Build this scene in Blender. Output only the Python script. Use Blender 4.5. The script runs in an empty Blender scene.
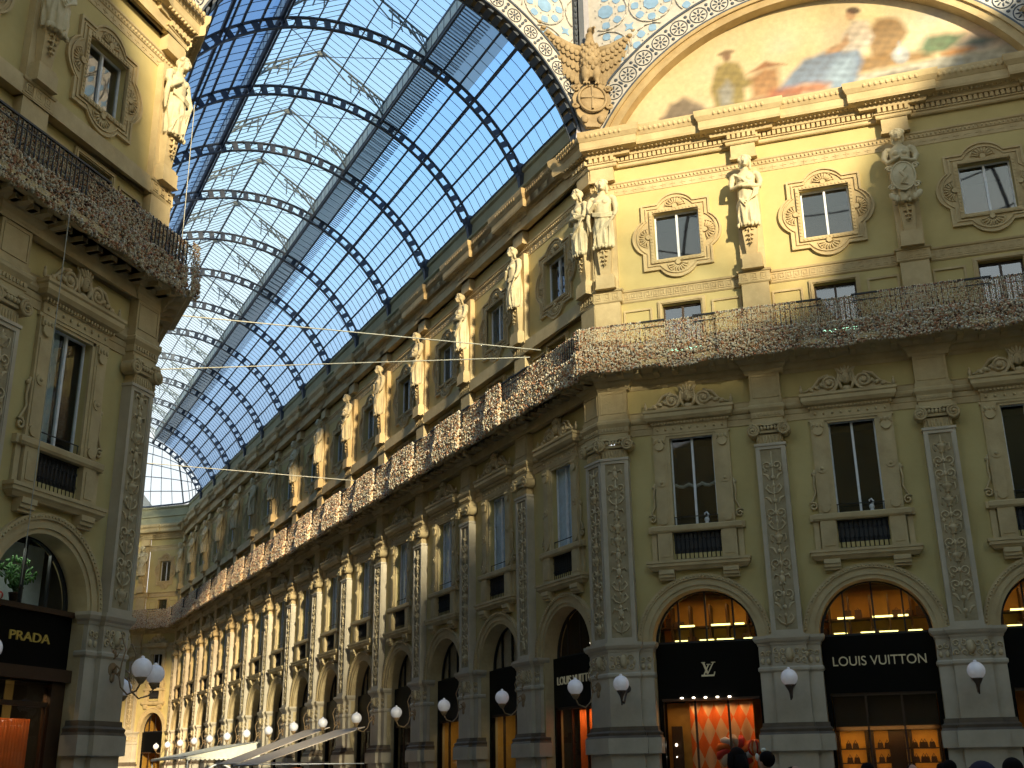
import bpy, math, random
from math import sin, cos, pi, sqrt, radians, atan2
from mathutils import Vector, Matrix, Quaternion
random.seed(7)
C = bpy.context.scene.collection
SC = bpy.context.scene
R2 = sqrt(.5)
GZ = -1.70                      # ground height; heights in this file are measured from eye level

# ------------------------------------------------------------------ materials
def _nt(name):
    m = bpy.data.materials.new(name); m.use_nodes = True
    nt = m.node_tree; nt.nodes.clear()
    out = nt.nodes.new('ShaderNodeOutputMaterial')
    return m, nt, out
def ramp(nt, stops, interp='LINEAR'):
    r = nt.nodes.new('ShaderNodeValToRGB'); r.color_ramp.interpolation = interp
    e = r.color_ramp.elements
    while len(e) > 1: e.remove(e[-1])
    e[0].position = stops[0][0]; e[0].color = (*stops[0][1], 1)
    for p, c in stops[1:]:
        k = e.new(p); k.color = (*c, 1)
    return r
def stone(name, c1, c2, scale=1.2, rough=.75, bump=.15, fine=18, spec=.3):
    m, nt, out = _nt(name); N = nt.nodes; L = nt.links
    b = N.new('ShaderNodeBsdfPrincipled'); b.inputs['Roughness'].default_value = rough
    b.inputs['Specular IOR Level'].default_value = spec
    tc = N.new('ShaderNodeTexCoord')
    n = N.new('ShaderNodeTexNoise'); n.inputs['Scale'].default_value = scale; n.inputs['Detail'].default_value = 8; n.inputs['Roughness'].default_value = .65
    L.new(tc.outputs['Object'], n.inputs['Vector'])
    r = ramp(nt, [(.3, c1), (.72, c2)]); L.new(n.outputs['Fac'], r.inputs['Fac']); L.new(r.outputs['Color'], b.inputs['Base Color'])
    if bump:
        n2 = N.new('ShaderNodeTexNoise'); n2.inputs['Scale'].default_value = fine; n2.inputs['Detail'].default_value = 4
        L.new(tc.outputs['Object'], n2.inputs['Vector'])
        bp = N.new('ShaderNodeBump'); bp.inputs['Strength'].default_value = bump; bp.inputs['Distance'].default_value = .02
        L.new(n2.outputs['Fac'], bp.inputs['Height']); L.new(bp.outputs['Normal'], b.inputs['Normal'])
    L.new(b.outputs['BSDF'], out.inputs['Surface'])
    return m
def plain(name, c, rough=.5, metal=0., emit=None, estr=0., spec=.5):
    m, nt, out = _nt(name)
    b = nt.nodes.new('ShaderNodeBsdfPrincipled')
    n = nt.nodes.new('ShaderNodeTexNoise'); n.inputs['Scale'].default_value = 5.
    tc = nt.nodes.new('ShaderNodeTexCoord'); nt.links.new(tc.outputs['Object'], n.inputs['Vector'])
    r = ramp(nt, [(.3, tuple(x*.88 for x in c)), (.7, tuple(min(1, x*1.08) for x in c))])
    nt.links.new(n.outputs['Fac'], r.inputs['Fac']); nt.links.new(r.outputs['Color'], b.inputs['Base Color'])
    b.inputs['Roughness'].default_value = rough; b.inputs['Metallic'].default_value = metal
    b.inputs['Specular IOR Level'].default_value = spec
    if emit:
        b.inputs['Emission Color'].default_value = (*emit, 1); b.inputs['Emission Strength'].default_value = estr
    nt.links.new(b.outputs['BSDF'], out.inputs['Surface'])
    return m
def glass(name, tint, refl=.5, dirt=0., dcol=(.5,.6,.7), graze=None, rough=.02):
    # clear pane: see-through + mirror reflection by Fresnel, with a film of dust; 'graze' = how fast the film closes at flat angles
    m, nt, out = _nt(name); N = nt.nodes; L = nt.links
    t = N.new('ShaderNodeBsdfTransparent'); t.inputs['Color'].default_value = (*tint, 1)
    g = N.new('ShaderNodeBsdfGlossy'); g.inputs['Roughness'].default_value = rough
    d = N.new('ShaderNodeBsdfTranslucent'); d.inputs['Color'].default_value = (*dcol, 1)
    d2 = N.new('ShaderNodeBsdfDiffuse'); d2.inputs['Color'].default_value = (*dcol, 1)
    dd = N.new('ShaderNodeMixShader'); dd.inputs['Fac'].default_value = .5
    L.new(d.outputs[0], dd.inputs[1]); L.new(d2.outputs[0], dd.inputs[2])
    mx = N.new('ShaderNodeMixShader'); 
    lw = N.new('ShaderNodeLayerWeight'); lw.inputs['Blend'].default_value = .5
    if graze:
        mr = N.new('ShaderNodeMapRange'); mr.inputs['From Min'].default_value = graze[0]; mr.inputs['From Max'].default_value = graze[1]
        mr.inputs['To Min'].default_value = dirt; mr.inputs['To Max'].default_value = graze[2]
        L.new(lw.outputs['Facing'], mr.inputs['Value']); L.new(mr.outputs['Result'], mx.inputs['Fac'])
    else: mx.inputs['Fac'].default_value = dirt
    L.new(t.outputs[0], mx.inputs[1]); L.new(dd.outputs[0], mx.inputs[2])
    if refl < 0:
        L.new(mx.outputs[0], out.inputs['Surface']); return m
    fr = N.new('ShaderNodeFresnel'); fr.inputs['IOR'].default_value = 1.2 + refl
    ge = N.new('ShaderNodeNewGeometry'); sb = N.new('ShaderNodeMath'); sb.operation = 'SUBTRACT'; sb.inputs[0].default_value = 1.
    L.new(ge.outputs['Backfacing'], sb.inputs[1]); mu = N.new('ShaderNodeMath'); mu.operation = 'MULTIPLY'
    L.new(fr.outputs[0], mu.inputs[0]); L.new(sb.outputs[0], mu.inputs[1])
    m2 = N.new('ShaderNodeMixShader'); L.new(mu.outputs[0], m2.inputs['Fac'])
    L.new(mx.outputs[0], m2.inputs[1]); L.new(g.outputs[0], m2.inputs[2])
    L.new(m2.outputs[0], out.inputs['Surface'])
    return m
M = {}
M['wall'] = stone('ochre_plaster', (.45,.355,.145), (.56,.455,.20), .55, .85, .12)
M['trim'] = stone('cast_stone', (.42,.31,.155), (.60,.47,.25), 1.3, .75, .25)
M['relief'] = stone('carved_stone', (.44,.34,.19), (.63,.51,.31), 2.2, .75, .3)
M['ground'] = stone('relief_ground', (.27,.21,.11), (.46,.37,.22), 2.0, .85, .3)
M['marble'] = stone('grey_marble', (.40,.335,.235), (.56,.48,.35), .9, .45, .08)
M['darkstone'] = stone('dark_stone', (.10,.072,.045), (.17,.125,.08), 1.5, .5, .15)
M['eaglestone'] = stone('weathered_stone', (.27,.20,.11), (.46,.36,.21), 2., .75, .4)
M['statue'] = stone('statue_stone', (.46,.38,.22), (.64,.55,.35), 2., .7, .3)
M['bronze'] = stone('gilt_plaster', (.24,.165,.075), (.42,.30,.15), 3., .6, .3)
M['iron'] = plain('black_iron', (.012,.012,.014), .5)
M['roofiron'] = plain('blue_grey_iron', (.065,.082,.115), .5)
M['greymetal'] = plain('grey_metal', (.20,.24,.25), .5)
M['palemetal'] = plain('pale_green_metal', (.62,.70,.66), .5)
M['white'] = plain('white_paint', (.72,.74,.76), .5)
M['whitestone'] = plain('white_stucco', (.58,.57,.53), .7)
M['lilac'] = plain('lilac_stone', (.42,.42,.46), .6)
M['bluegrey'] = plain('slate_paint', (.07,.09,.12), .5)
M['bluepane'] = plain('blue_pane', (.27,.45,.68), .2)
M['brick'] = stone('brown_brick', (.30,.21,.10), (.48,.35,.18), 4., .8, .4)
M['attic'] = stone('attic_render', (.30,.28,.17), (.40,.38,.24), 1., .8, .2)
M['glassroof'] = glass('roof_glass', (.50,.71,.98), -1, .06, (.35,.47,.66), (.52,.74,.74))
M['dimglass'] = glass('dimmed_roof_glass', (.36,.47,.66), -1, .16, (.22,.32,.50), (.5,.9,.5))  # left panes: dust film, plus tint painting in light lost at flat view angles
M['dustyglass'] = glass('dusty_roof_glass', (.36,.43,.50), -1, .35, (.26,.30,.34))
M['domeglass'] = glass('dome_glass', (.82,.75,.66), -1, .10, (.55,.5,.44))
M['lantern'] = glass('lantern_glass', (.88,.95,1.), -1, .05, (.5,.6,.7))
M['louvre'] = plain('grey_louvre', (.15,.16,.18), .6)
M['clearpane'] = glass('clear_window_pane', (.93,.95,.96), .3, .03, (.5,.55,.6))
M['mirrorpane'] = glass('attic_pane', (.6,.63,.63), 1.9, .02, (.4,.4,.4))
M['shopglass'] = glass('shop_glass', (.86,.86,.86), .18, .0)
M['pane'] = glass('window_pane', (.75,.78,.76), .5, .02, (.4,.4,.4))
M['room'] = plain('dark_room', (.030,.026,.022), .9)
M['curtain'] = plain('grey_curtain', (.66,.76,.82), .8)
M['creamblind'] = plain('cream_blind', (.75,.66,.46), .8)
M['white_curtain'] = plain('white_curtain', (.62,.60,.56), .8)
M['black'] = plain('black_fascia', (.003,.003,.003), .35, spec=.12)
M['globe'] = plain('opal_globe', (.82,.80,.82), .25, emit=(1,.93,.9), estr=.06)
M['lampiron'] = stone('gilded_iron', (.22,.14,.07), (.36,.24,.12), 6., .5, .1)
M['goldtext'] = plain('pale_gold_letters', (.50,.45,.28), .4, emit=(.9,.8,.5), estr=.05)
M['gold'] = plain('gold_letters', (.38,.27,.05), .4, .2, emit=(.9,.65,.15), estr=.03)
M['amber'] = plain('amber_wall', (.62,.33,.05), .6)
M['wood'] = plain('dark_wood', (.05,.022,.008), .45)
M['orange'] = plain('orange_cloth', (.75,.16,.02), .8)
M['cream'] = plain('cream_cloth', (.72,.52,.33), .8)
M['warmcanvas'] = plain('warm_grey_canvas', (.62,.50,.38), .8)
M['creamcanvas'] = plain('cream_canvas', (.78,.74,.58), .8)
M['greycanvas'] = plain('grey_canvas', (.40,.36,.32), .8)
M['tube'] = plain('lit_tube', (.9,.9,.5), .5, emit=(.95,.85,.25), estr=4.)
M['spot'] = plain('lit_spot', (1,.95,.8), .5, emit=(1,.9,.7), estr=7.)
M['greenlit'] = plain('green_tube', (.5,.9,.6), .5, emit=(.5,1.,.65), estr=2.0)
M['redlit'] = plain('red_heater', (.9,.2,.05), .5, emit=(1,.15,.03), estr=2.5)
M['bag'] = plain('brown_leather', (.05,.02,.01), .5)
M['leaf'] = plain('green_leaf', (.05,.16,.03), .6)
M['red'] = plain('red_flower', (.6,.03,.02), .6)
M['skin'] = plain('skin', (.42,.24,.16), .55)
M['hair'] = plain('dark_hair', (.008,.005,.004), .8, spec=.08)
M['coat'] = plain('black_coat', (.008,.008,.009), .9, spec=.08)
M['hood'] = plain('grey_violet_wool', (.030,.025,.042), .9, spec=.1)
M['paving'] = stone('grey_paving', (.22,.20,.18), (.34,.31,.27), 1.5, .4, .1)
M['outer'] = plain('slate_roof', (.10,.11,.12), .8)
M['brown'] = plain('brown_bronze', (.06,.035,.02), .5)
M['cable'] = plain('white_cable', (.42,.40,.32), .6)
def beadmat(q=1.):
    m, nt, out = _nt('string_light_beads'); N = nt.nodes; L = nt.links
    b = N.new('ShaderNodeBsdfPrincipled'); b.inputs['Roughness'].default_value = .35
    g = N.new('ShaderNodeNewGeometry')
    r = ramp(nt, [(0,(.16,.08,.04)),(.08,(.58,.32,.16)),(.26,(.78,.60,.38)),(.46,(.86,.76,.55)),(.80,(.66,.32,.18)),(.88,(.50,.46,.38)),(.94,(.85,.82,.72))], 'CONSTANT')
    for e in r.color_ramp.elements: e.color = tuple(k*q for k in e.color[:3])+(1,)
    L.new(g.outputs['Random Per Island'], r.inputs['Fac']); L.new(r.outputs['Color'], b.inputs['Base Color'])
    L.new(b.outputs['BSDF'], out.inputs['Surface']); return m
M['bead'] = beadmat(); M['beadshade'] = beadmat(.78)  # second is a darker copy of the same beads, standing in for weaker sun
def vcolmat():
    m, nt, out = _nt('painted_plaster'); N = nt.nodes; L = nt.links
    b = N.new('ShaderNodeBsdfPrincipled'); b.inputs['Roughness'].default_value = .8
    a = N.new('ShaderNodeAttribute'); a.attribute_name = 'paint'
    n = N.new('ShaderNodeTexNoise'); n.inputs['Scale'].default_value = 6; n.inputs['Detail'].default_value = 8
    tc = N.new('ShaderNodeTexCoord'); L.new(tc.outputs['Object'], n.inputs['Vector'])
    r = ramp(nt, [(.3,(.84,.84,.84)),(.7,(1,1,1))]); L.new(n.outputs['Fac'], r.inputs['Fac'])
    x = N.new('ShaderNodeMix'); x.data_type = 'RGBA'; x.blend_type = 'MULTIPLY'; x.inputs['Factor'].default_value = 1
    L.new(a.outputs['Color'], x.inputs['A']); L.new(r.outputs['Color'], x.inputs['B'])
    L.new(x.outputs['Result'], b.inputs['Base Color']); L.new(b.outputs['BSDF'], out.inputs['Surface']); return m
M['paint'] = vcolmat()
def harlequin():
    m, nt, out = _nt('harlequin_cloth'); N = nt.nodes; L = nt.links
    b = N.new('ShaderNodeBsdfPrincipled'); b.inputs['Roughness'].default_value = .8
    tc = N.new('ShaderNodeTexCoord'); mp = N.new('ShaderNodeMapping'); mp.inputs['Rotation'].default_value = (0, radians(45), 0)
    sc = N.new('ShaderNodeMapping'); sc.inputs['Scale'].default_value = (3.7, 1, 1.75)
    L.new(tc.outputs['Object'], sc.inputs['Vector']); L.new(sc.outputs['Vector'], mp.inputs['Vector'])
    sx = N.new('ShaderNodeSeparateXYZ'); L.new(mp.outputs['Vector'], sx.inputs[0])
    cb = N.new('ShaderNodeCombineXYZ'); L.new(sx.outputs['X'], cb.inputs['X']); L.new(sx.outputs['Z'], cb.inputs['Y']); cb.inputs['Z'].default_value = .5
    ck = N.new('ShaderNodeTexChecker'); ck.inputs['Scale'].default_value = 1.
    ck.inputs['Color1'].default_value = (.85,.15,.01,1); ck.inputs['Color2'].default_value = (.72,.42,.18,1)
    L.new(cb.outputs[0], ck.inputs['Vector']); L.new(ck.outputs['Color'], b.inputs['Base Color']); L.new(b.outputs['BSDF'], out.inputs['Surface']); return m
M['harlequin'] = harlequin()

# ------------------------------------------------------------------ mesh builder
class MB:
    def __init__(s): s.v = []; s.f = []; s.sm = []; s.mi = []; s.cur = 0
    def add(s, vs, fs, smooth=False):
        o = len(s.v); s.v += [tuple(p) for p in vs]
        for f in fs: s.f.append(tuple(i+o for i in f)); s.sm.append(smooth); s.mi.append(s.cur)
        return s
    def box(s, x0, x1, y0, y1, z0, z1):
        x0,x1=min(x0,x1),max(x0,x1); y0,y1=min(y0,y1),max(y0,y1); z0,z1=min(z0,z1),max(z0,z1)
        return s.add([(x0,y0,z0),(x1,y0,z0),(x1,y1,z0),(x0,y1,z0),(x0,y0,z1),(x1,y0,z1),(x1,y1,z1),(x0,y1,z1)],
              [(0,3,2,1),(4,5,6,7),(0,1,5,4),(1,2,6,5),(2,3,7,6),(3,0,4,7)])
    def taper(s, x0,x1,z0, X0,X1,z1, y0,y1, Y0=None):     # box whose front outline tapers upward
        Y0 = y0 if Y0 is None else Y0
        return s.add([(x0,y0,z0),(x1,y0,z0),(x1,y1,z0),(x0,y1,z0),(X0,Y0,z1),(X1,Y0,z1),(X1,y1,z1),(X0,y1,z1)],
              [(0,3,2,1),(4,5,6,7),(0,1,5,4),(1,2,6,5),(2,3,7,6),(3,0,4,7)])
    def poly(s, pts, y0, y1):                             # outline in x,z (counter-clockwise from the front) given thickness
        n = len(pts); vs = [(x,y0,z) for x,z in pts]+[(x,y1,z) for x,z in pts]
        return s.add(vs, [tuple(range(n)), tuple(range(2*n-1,n-1,-1))]+[(i,i+n,(i+1)%n+n,(i+1)%n) for i in range(n)])
    def band(s, inner, outer, y0, y1, closed=False, smooth=False):   # strip between two x,z polylines with thickness
        n = len(inner); vs = []
        for y in (y0, y1): vs += [(x,y,z) for x,z in inner]+[(x,y,z) for x,z in outer]
        fs = []; m = n if closed else n-1
        for i in range(m):
            j = (i+1)%n
            fs += [(i,n+i,n+j,j),(2*n+i,2*n+j,3*n+j,3*n+i),(i,j,2*n+j,2*n+i),(n+i,3*n+i,3*n+j,n+j)]
        if not closed: fs += [(0,2*n,3*n,n),(n-1,2*n-1,4*n-1,3*n-1)]
        return s.add(vs, fs, smooth)
    def tube(s, path, r, n=8, smooth=True, flat=1., closed=False):
        P = [Vector(p) for p in path]; m = len(P)
        if not hasattr(r, '__len__'): r = [r]*m
        vs = []; up = None
        for i, p in enumerate(P):
            t = (P[(i+1)%m]-P[i-1]) if closed else (P[min(i+1,m-1)]-P[max(i-1,0)])
            if t.length < 1e-9: t = Vector((0,0,1))
            t.normalize()
            if up is None: up = Vector((0,1,0)) if abs(t.y) < .9 else Vector((1,0,0))
            a = (up - t*up.dot(t)); a.normalize(); up = a; b = t.cross(a)
            for k in range(n):
                q = 2*pi*k/n; vs.append(p + a*(cos(q)*r[i]*flat) + b*(sin(q)*r[i]))
        fs = []
        for i in range(m if closed else m-1):
            j = (i+1)%m
            for k in range(n): fs.append((i*n+k, i*n+(k+1)%n, j*n+(k+1)%n, j*n+k))
        if not closed: fs += [tuple(range(n-1,-1,-1)), tuple((m-1)*n+k for k in range(n))]
        return s.add(vs, fs, smooth)
    def ell(s, c, r, nu=10, nv=6, rot=None, smooth=True):
        c = Vector(c); r = (r,r,r) if not hasattr(r,'__len__') else r
        vs = [Vector((0,0,-r[2]))]
        for i in range(1,nv):
            a = -pi/2+pi*i/nv
            for k in range(nu): vs.append(Vector((r[0]*cos(a)*cos(2*pi*k/nu), r[1]*cos(a)*sin(2*pi*k/nu), r[2]*sin(a))))
        vs.append(Vector((0,0,r[2])))
        if rot is not None: vs = [rot @ v for v in vs]
        vs = [v+c for v in vs]; fs = []
        for k in range(nu):
            fs.append((0, 1+(k+1)%nu, 1+k)); e = 1+(nv-2)*nu
            fs.append((e+k, e+(k+1)%nu, len(vs)-1))
        for i in range(nv-2):
            for k in range(nu): a = 1+i*nu; fs.append((a+k, a+(k+1)%nu, a+nu+(k+1)%nu, a+nu+k))
        return s.add(vs, fs, smooth)
    def lathe(s, prof, n=16, c=(0,0,0), smooth=True):
        m = len(prof); vs = [(c[0]+r*cos(2*pi*k/n), c[1]+r*sin(2*pi*k/n), c[2]+z) for r,z in prof for k in range(n)]
        fs = [(i*n+k, i*n+(k+1)%n, (i+1)*n+(k+1)%n, (i+1)*n+k) for i in range(m-1) for k in range(n)]
        fs += [tuple(range(n-1,-1,-1)), tuple((m-1)*n+k for k in range(n))]
        return s.add(vs, fs, smooth)
    def loft(s, rings, smooth=True, cap=True):
        n = len(rings[0]); m = len(rings); vs = [p for r in rings for p in r]
        fs = [(i*n+k, i*n+(k+1)%n, (i+1)*n+(k+1)%n, (i+1)*n+k) for i in range(m-1) for k in range(n)]
        if cap: fs += [tuple(range(n-1,-1,-1)), tuple((m-1)*n+k for k in range(n))]
        return s.add(vs, fs, smooth)
    def sweep(s, path, prof, l0=0., l1=0., smooth=False):
        # moulding: plan polyline [(x,y)] running +x, closed profile [(outward, z)]
        P = [Vector((a,b)) for a,b in path]; n = len(P); K = len(prof); vs = []
        for i in range(n):
            if i == 0: d = P[1]-P[0]; d.normalize(); nn = Vector((d.y,-d.x)); mv = nn + d*l0
            elif i == n-1: d = P[-1]-P[-2]; d.normalize(); nn = Vector((d.y,-d.x)); mv = nn + d*l1
            else:
                d1 = (P[i]-P[i-1]).normalized(); d2 = (P[i+1]-P[i]).normalized()
                n1 = Vector((d1.y,-d1.x)); n2 = Vector((d2.y,-d2.x)); q = n1+n2
                mv = q*(1./max(.2, q.dot(n1)))
            for o, z in prof: vs.append((P[i].x+mv.x*o, P[i].y+mv.y*o, z))
        fs = [(i*K+k, (i+1)*K+k, (i+1)*K+(k+1)%K, i*K+(k+1)%K) for i in range(n-1) for k in range(K)]
        fs += [tuple(range(K)), tuple((n-1)*K+k for k in range(K-1,-1,-1))]
        return s.add(vs, fs, smooth)
    def merge(s, o, mat=None):
        mat = mat or Matrix.Identity(4); b = len(s.v)
        s.v += [tuple(mat @ Vector(p)) for p in o.v]
        flip = mat.determinant() < 0
        for f, sm, mi in zip(o.f, o.sm, o.mi):
            g = tuple(i+b for i in f); s.f.append(g[::-1] if flip else g); s.sm.append(sm); s.mi.append(mi)
        return s
    def mesh(s, name, mats):
        me = bpy.data.meshes.new(name); me.from_pydata([tuple(p) for p in s.v], [], s.f)
        if not isinstance(mats, (list,tuple)): mats = [mats]
        for m in mats: me.materials.append(M[m] if isinstance(m,str) else m)
        me.polygons.foreach_set('use_smooth', s.sm); me.polygons.foreach_set('material_index', s.mi); me.update()
        return me
def link(name, me, parent=None, loc=(0,0,0), rot=None, scale=None):
    o = bpy.data.objects.new(name, me); C.objects.link(o); o.parent = parent; o.location = loc
    if rot is not None: o.rotation_euler = rot
    if scale is not None: o.scale = scale
    return o
def tag(o, label=None, cat=None, group=None, kind=None):
    if label: o['label'] = label
    if cat: o['category'] = cat
    if group: o['group'] = group
    if kind: o['kind'] = kind
    return o
def empty(name, loc=(0,0,0), rz=0, label=None, cat=None, group=None, kind=None):
    o = bpy.data.objects.new(name, None); C.objects.link(o); o.location = loc; o.rotation_euler = (0,0,rz); o.empty_display_size = .2
    return tag(o, label, cat, group, kind)
def remeshed(mb, voxel=.03, smooth=2):
    me = mb.mesh('tmp', 'statue'); o = bpy.data.objects.new('tmp', me); C.objects.link(o)
    r = o.modifiers.new('r','REMESH'); r.mode = 'VOXEL'; r.voxel_size = voxel; r.use_smooth_shade = True
    if smooth: k = o.modifiers.new('s','SMOOTH'); k.iterations = smooth; k.factor = .4
    dg = bpy.context.evaluated_depsgraph_get(); dg.update()
    n = bpy.data.meshes.new_from_object(o.evaluated_get(dg)); bpy.data.objects.remove(o); bpy.data.meshes.remove(me)
    return n
def textmesh(body, size, depth, align='CENTER', spacing=1.):
    cu = bpy.data.curves.new('t','FONT'); cu.body = body; cu.size = size; cu.extrude = depth; cu.align_x = align; cu.align_y = 'CENTER'; cu.space_character = spacing
    o = bpy.data.objects.new('t', cu); C.objects.link(o)
    dg = bpy.context.evaluated_depsgraph_get(); dg.update()
    me = bpy.data.meshes.new_from_object(o.evaluated_get(dg)); bpy.data.objects.remove(o)
    return me
ORD = ['first','second','third','fourth','fifth','sixth','seventh','eighth','ninth','tenth','eleventh','twelfth','thirteenth','fourteenth','fifteenth']
def arc(cx, cz, r, a0, a1, n): return [(cx+r*cos(a0+(a1-a0)*i/n), cz+r*sin(a0+(a1-a0)*i/n)) for i in range(n+1)]
def spiral(cx, cz, y, r0, r1, a0, turns, n=22, sx=1):
    return [(cx+sx*(r0+(r1-r0)*i/n)*cos(a0+turns*2*pi*i/n), y, cz+(r0+(r1-r0)*i/n)*sin(a0+turns*2*pi*i/n)) for i in range(n+1)]
WP = .27                        # wall face lies this far behind the pilaster faces

# ------------------------------------------------------------------ facade modules (local: x along, y inward, z up)
def relief_motifs(mb, z0, z1, hw, y, rnd, dens=1.):
    z = z0+.12
    mb.tube([(0,y,z0+.05),(0,y,z1-.05)], .022, 5)
    while z < z1-.3:
        k = rnd.choice('suvlfs')
        if k == 's':
            for sx in (-1,1):
                mb.tube(spiral(sx*hw*.5, z+.17, y-.01, .16, .03, -pi/2, 1.25, 12, sx), .024, 5)
                mb.ell((sx*hw*.8,y,z+.02),(.05,.03,.075),6,4)
            mb.ell((0,y,z+.17),(.06,.05,.09),7,5); z += .40
        elif k == 'u':
            mb.lathe([(.03,0),(.10,.03),(.05,.09),(.13,.17),(.15,.25),(.07,.30),(.11,.34)],9,(0,y+.03,z))
            for sx in (-1,1): mb.tube([(sx*.12,y,z+.26),(sx*hw*.75,y-.02,z+.30),(sx*hw*.8,y,z+.15),(sx*hw*.6,y,z+.07)],.022,5)
            z += .42
        elif k == 'v':
            for sx in (-1,1):
                for q in (.3,.75,1.2): mb.ell((sx*.12*(1+q*.6),y,z+.12+.1*q),(.035,.03,.10),6,4,Matrix.Rotation(sx*q,3,'Y'))
            mb.ell((0,y-.02,z+.14),(.07,.05,.07),7,5); z += .36
        elif k == 'l':
            for sx in (-1,1): mb.tube([(0,y,z),(sx*hw*.5,y-.02,z+.06),(sx*hw*.85,y,z+.2),(sx*hw*.6,y,z+.3),(sx*hw*.4,y,z+.2)],[.02,.03,.035,.03,.015],5)
            mb.ell((0,y,z+.28),(.05,.04,.08),6,4); z += .38
        else:
            mb.ell((0,y-.02,z+.40),(.06,.05,.07),7,5); mb.ell((0,y-.01,z+.22),(.09,.06,.14),7,5)
            for sx in (-1,1):
                mb.tube([(sx*.06,y,z+.3),(sx*.2,y-.02,z+.36),(sx*hw*.8,y,z+.24)],[.03,.03,.02],5)
                mb.tube([(sx*.04,y,z+.12),(sx*.09,y-.02,z+.03)],[.04,.02],5)
            z += .52
def pilaster_shaft(hw, seed):
    a = MB(); a.box(-hw, hw, .02, WP, 3.74, 9.62)
    # marble frame
    for x0,x1,z0,z1 in ((-hw,-hw+.11,3.74,9.62),(hw-.11,hw,3.74,9.62),(-hw+.11,hw-.11,9.5,9.62),(-hw+.11,hw-.11,3.74,3.92)): a.box(x0,x1,-.035,.03,z0,z1)
    for x0,x1,z0,z1 in ((-hw+.11,-hw+.14,3.92,9.5),(hw-.14,hw-.11,3.92,9.5)): a.box(x0,x1,-.015,.03,z0,z1)
    a.box(-hw-.04,hw+.04,-.06,WP,3.70,3.80); a.box(-hw-.03,hw+.03,-.07,WP,9.60,9.68)
    g = MB(); g.box(-hw+.12,hw-.12,.005,.03,3.92,9.5)
    r = MB(); relief_motifs(r, 3.95, 9.48, hw-.17, -.002, random.Random(seed)); 
    g2 = MB(); g2.merge(g); g2.cur = 1; g2.mi = [0]*len(g2.f); n0 = len(g2.f); g2.merge(r); 
    for i in range(n0, len(g2.f)): g2.mi[i] = 1
    return a.mesh('pilaster','marble'), g2.mesh('relief_panel',['ground','relief'])
def capital(hw):
    a = MB(); a.box(-hw+.05,hw-.05,0,WP,9.66,9.98)
    for i in range(9): 
        x = -hw+.1+(2*hw-.2)*i/8; a.ell((x,-.0,9.82),(.035,.03,.12),6,4)
    a.box(-hw-.06,hw+.06,-.07,WP,10.02,10.1)
    for i in range(7):
        x = -hw*.7+hw*1.4*i/6; a.ell((x,-.09,10.17),(.055,.05,.075),7,5)
    a.box(-hw-.12,hw+.12,-.1,WP,10.25,10.40)
    for sx in (-1,1):
        a.tube(spiral(sx*(hw+.02),10.10,-.13,.20,.03,pi/2,2.2,30,-sx*-1), .042, 6)
        a.add(*disc(sx*(hw+.02),10.10,.19,-.10,WP-.05))
        a.ell((sx*(hw+.02),-.17,10.10),(.05,.05,.05),8,5)
        a.ell((sx*(hw-.16),-.12,10.28),(.14,.05,.05),8,5)
    return a.mesh('capital','trim')
def disc(cx, cz, r, y0, y1, n=20):
    vs = [(cx+r*cos(2*pi*k/n), y, cz+r*sin(2*pi*k/n)) for y in (y0,y1) for k in range(n)]
    return vs, [tuple(range(n)), tuple(range(2*n-1,n-1,-1))]+[(k,k+n,(k+1)%n+n,(k+1)%n) for k in range(n)]
def pier(hl, hr, seed=1, fl=True, fr=True):
    # hl/hr half widths of the middle block; flanking jamb strips on the arch sides
    a = MB(); path = []
    if fl: path += [(-.9,.45),(-.9,.14),(-hl,.14)]
    path += [(-hl,.0),(hr,.0)]
    if fr: path += [(hr,.14),(.9,.14),(.9,.45)]
    l0 = 0 if fl else -.4142; l1 = 0 if fr else .4142
    def core(z0,z1,o):
        a.sweep(path, [(-.30,z0),(o,z0),(o,z1),(-.30,z1)] , l0, l1)
    core(GZ, GZ+.35, .16); core(GZ+.35, .50, .05); core(.50,.95,.17)
    a.sweep(path, [(-.3,2.70),(.0,2.70),(.05,2.76),(.05,2.83),(.02,2.87),(-.3,2.87)], l0, l1)
    core(1.27,2.70,0.); core(2.87,3.50,.0)
    a.sweep(path, [(-.3,3.48),(.02,3.48),(.04,3.55),(.10,3.60),(.14,3.68),(.14,3.76),(-.3,3.76)], l0, l1)
    d = MB(); d.sweep(path, [(-.3,.94),(.17,.94),(.12,1.02),(.14,1.10),(.06,1.16),(.05,1.28),(-.3,1.28)], l0, l1)
    r = MB(); rnd = random.Random(seed)
    x = -hl+.12
    while x < hr-.06:
        for sz in (-1,1): r.tube(spiral(x,3.18+sz*.13,-.02,.10,.02,rnd.random()*6,1.1,10,rnd.choice((-1,1))),.022,5)
        r.ell((x+.09,-.0,3.18),(.05,.045,.10),6,4); x += .2
    for on, x0, x1 in ((fl,-.9,-hl),(fr,hr,.9)):
        if on:
            x = x0+.1
            while x < x1: r.tube(spiral(x,3.25,.12,.09,.02,rnd.random()*6,1.1,10),.022,5); r.ell((x,.12,3.03),(.07,.04,.09),6,4); x += .18
    cxm = (hr-hl)/2
    r.ell((cxm,-.04,3.2),(.12,.1,.2),8,6)
    return a.mesh('pier','marble'), d.mesh('base_moulding','darkstone'), r.mesh('relief_frieze','relief')
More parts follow.
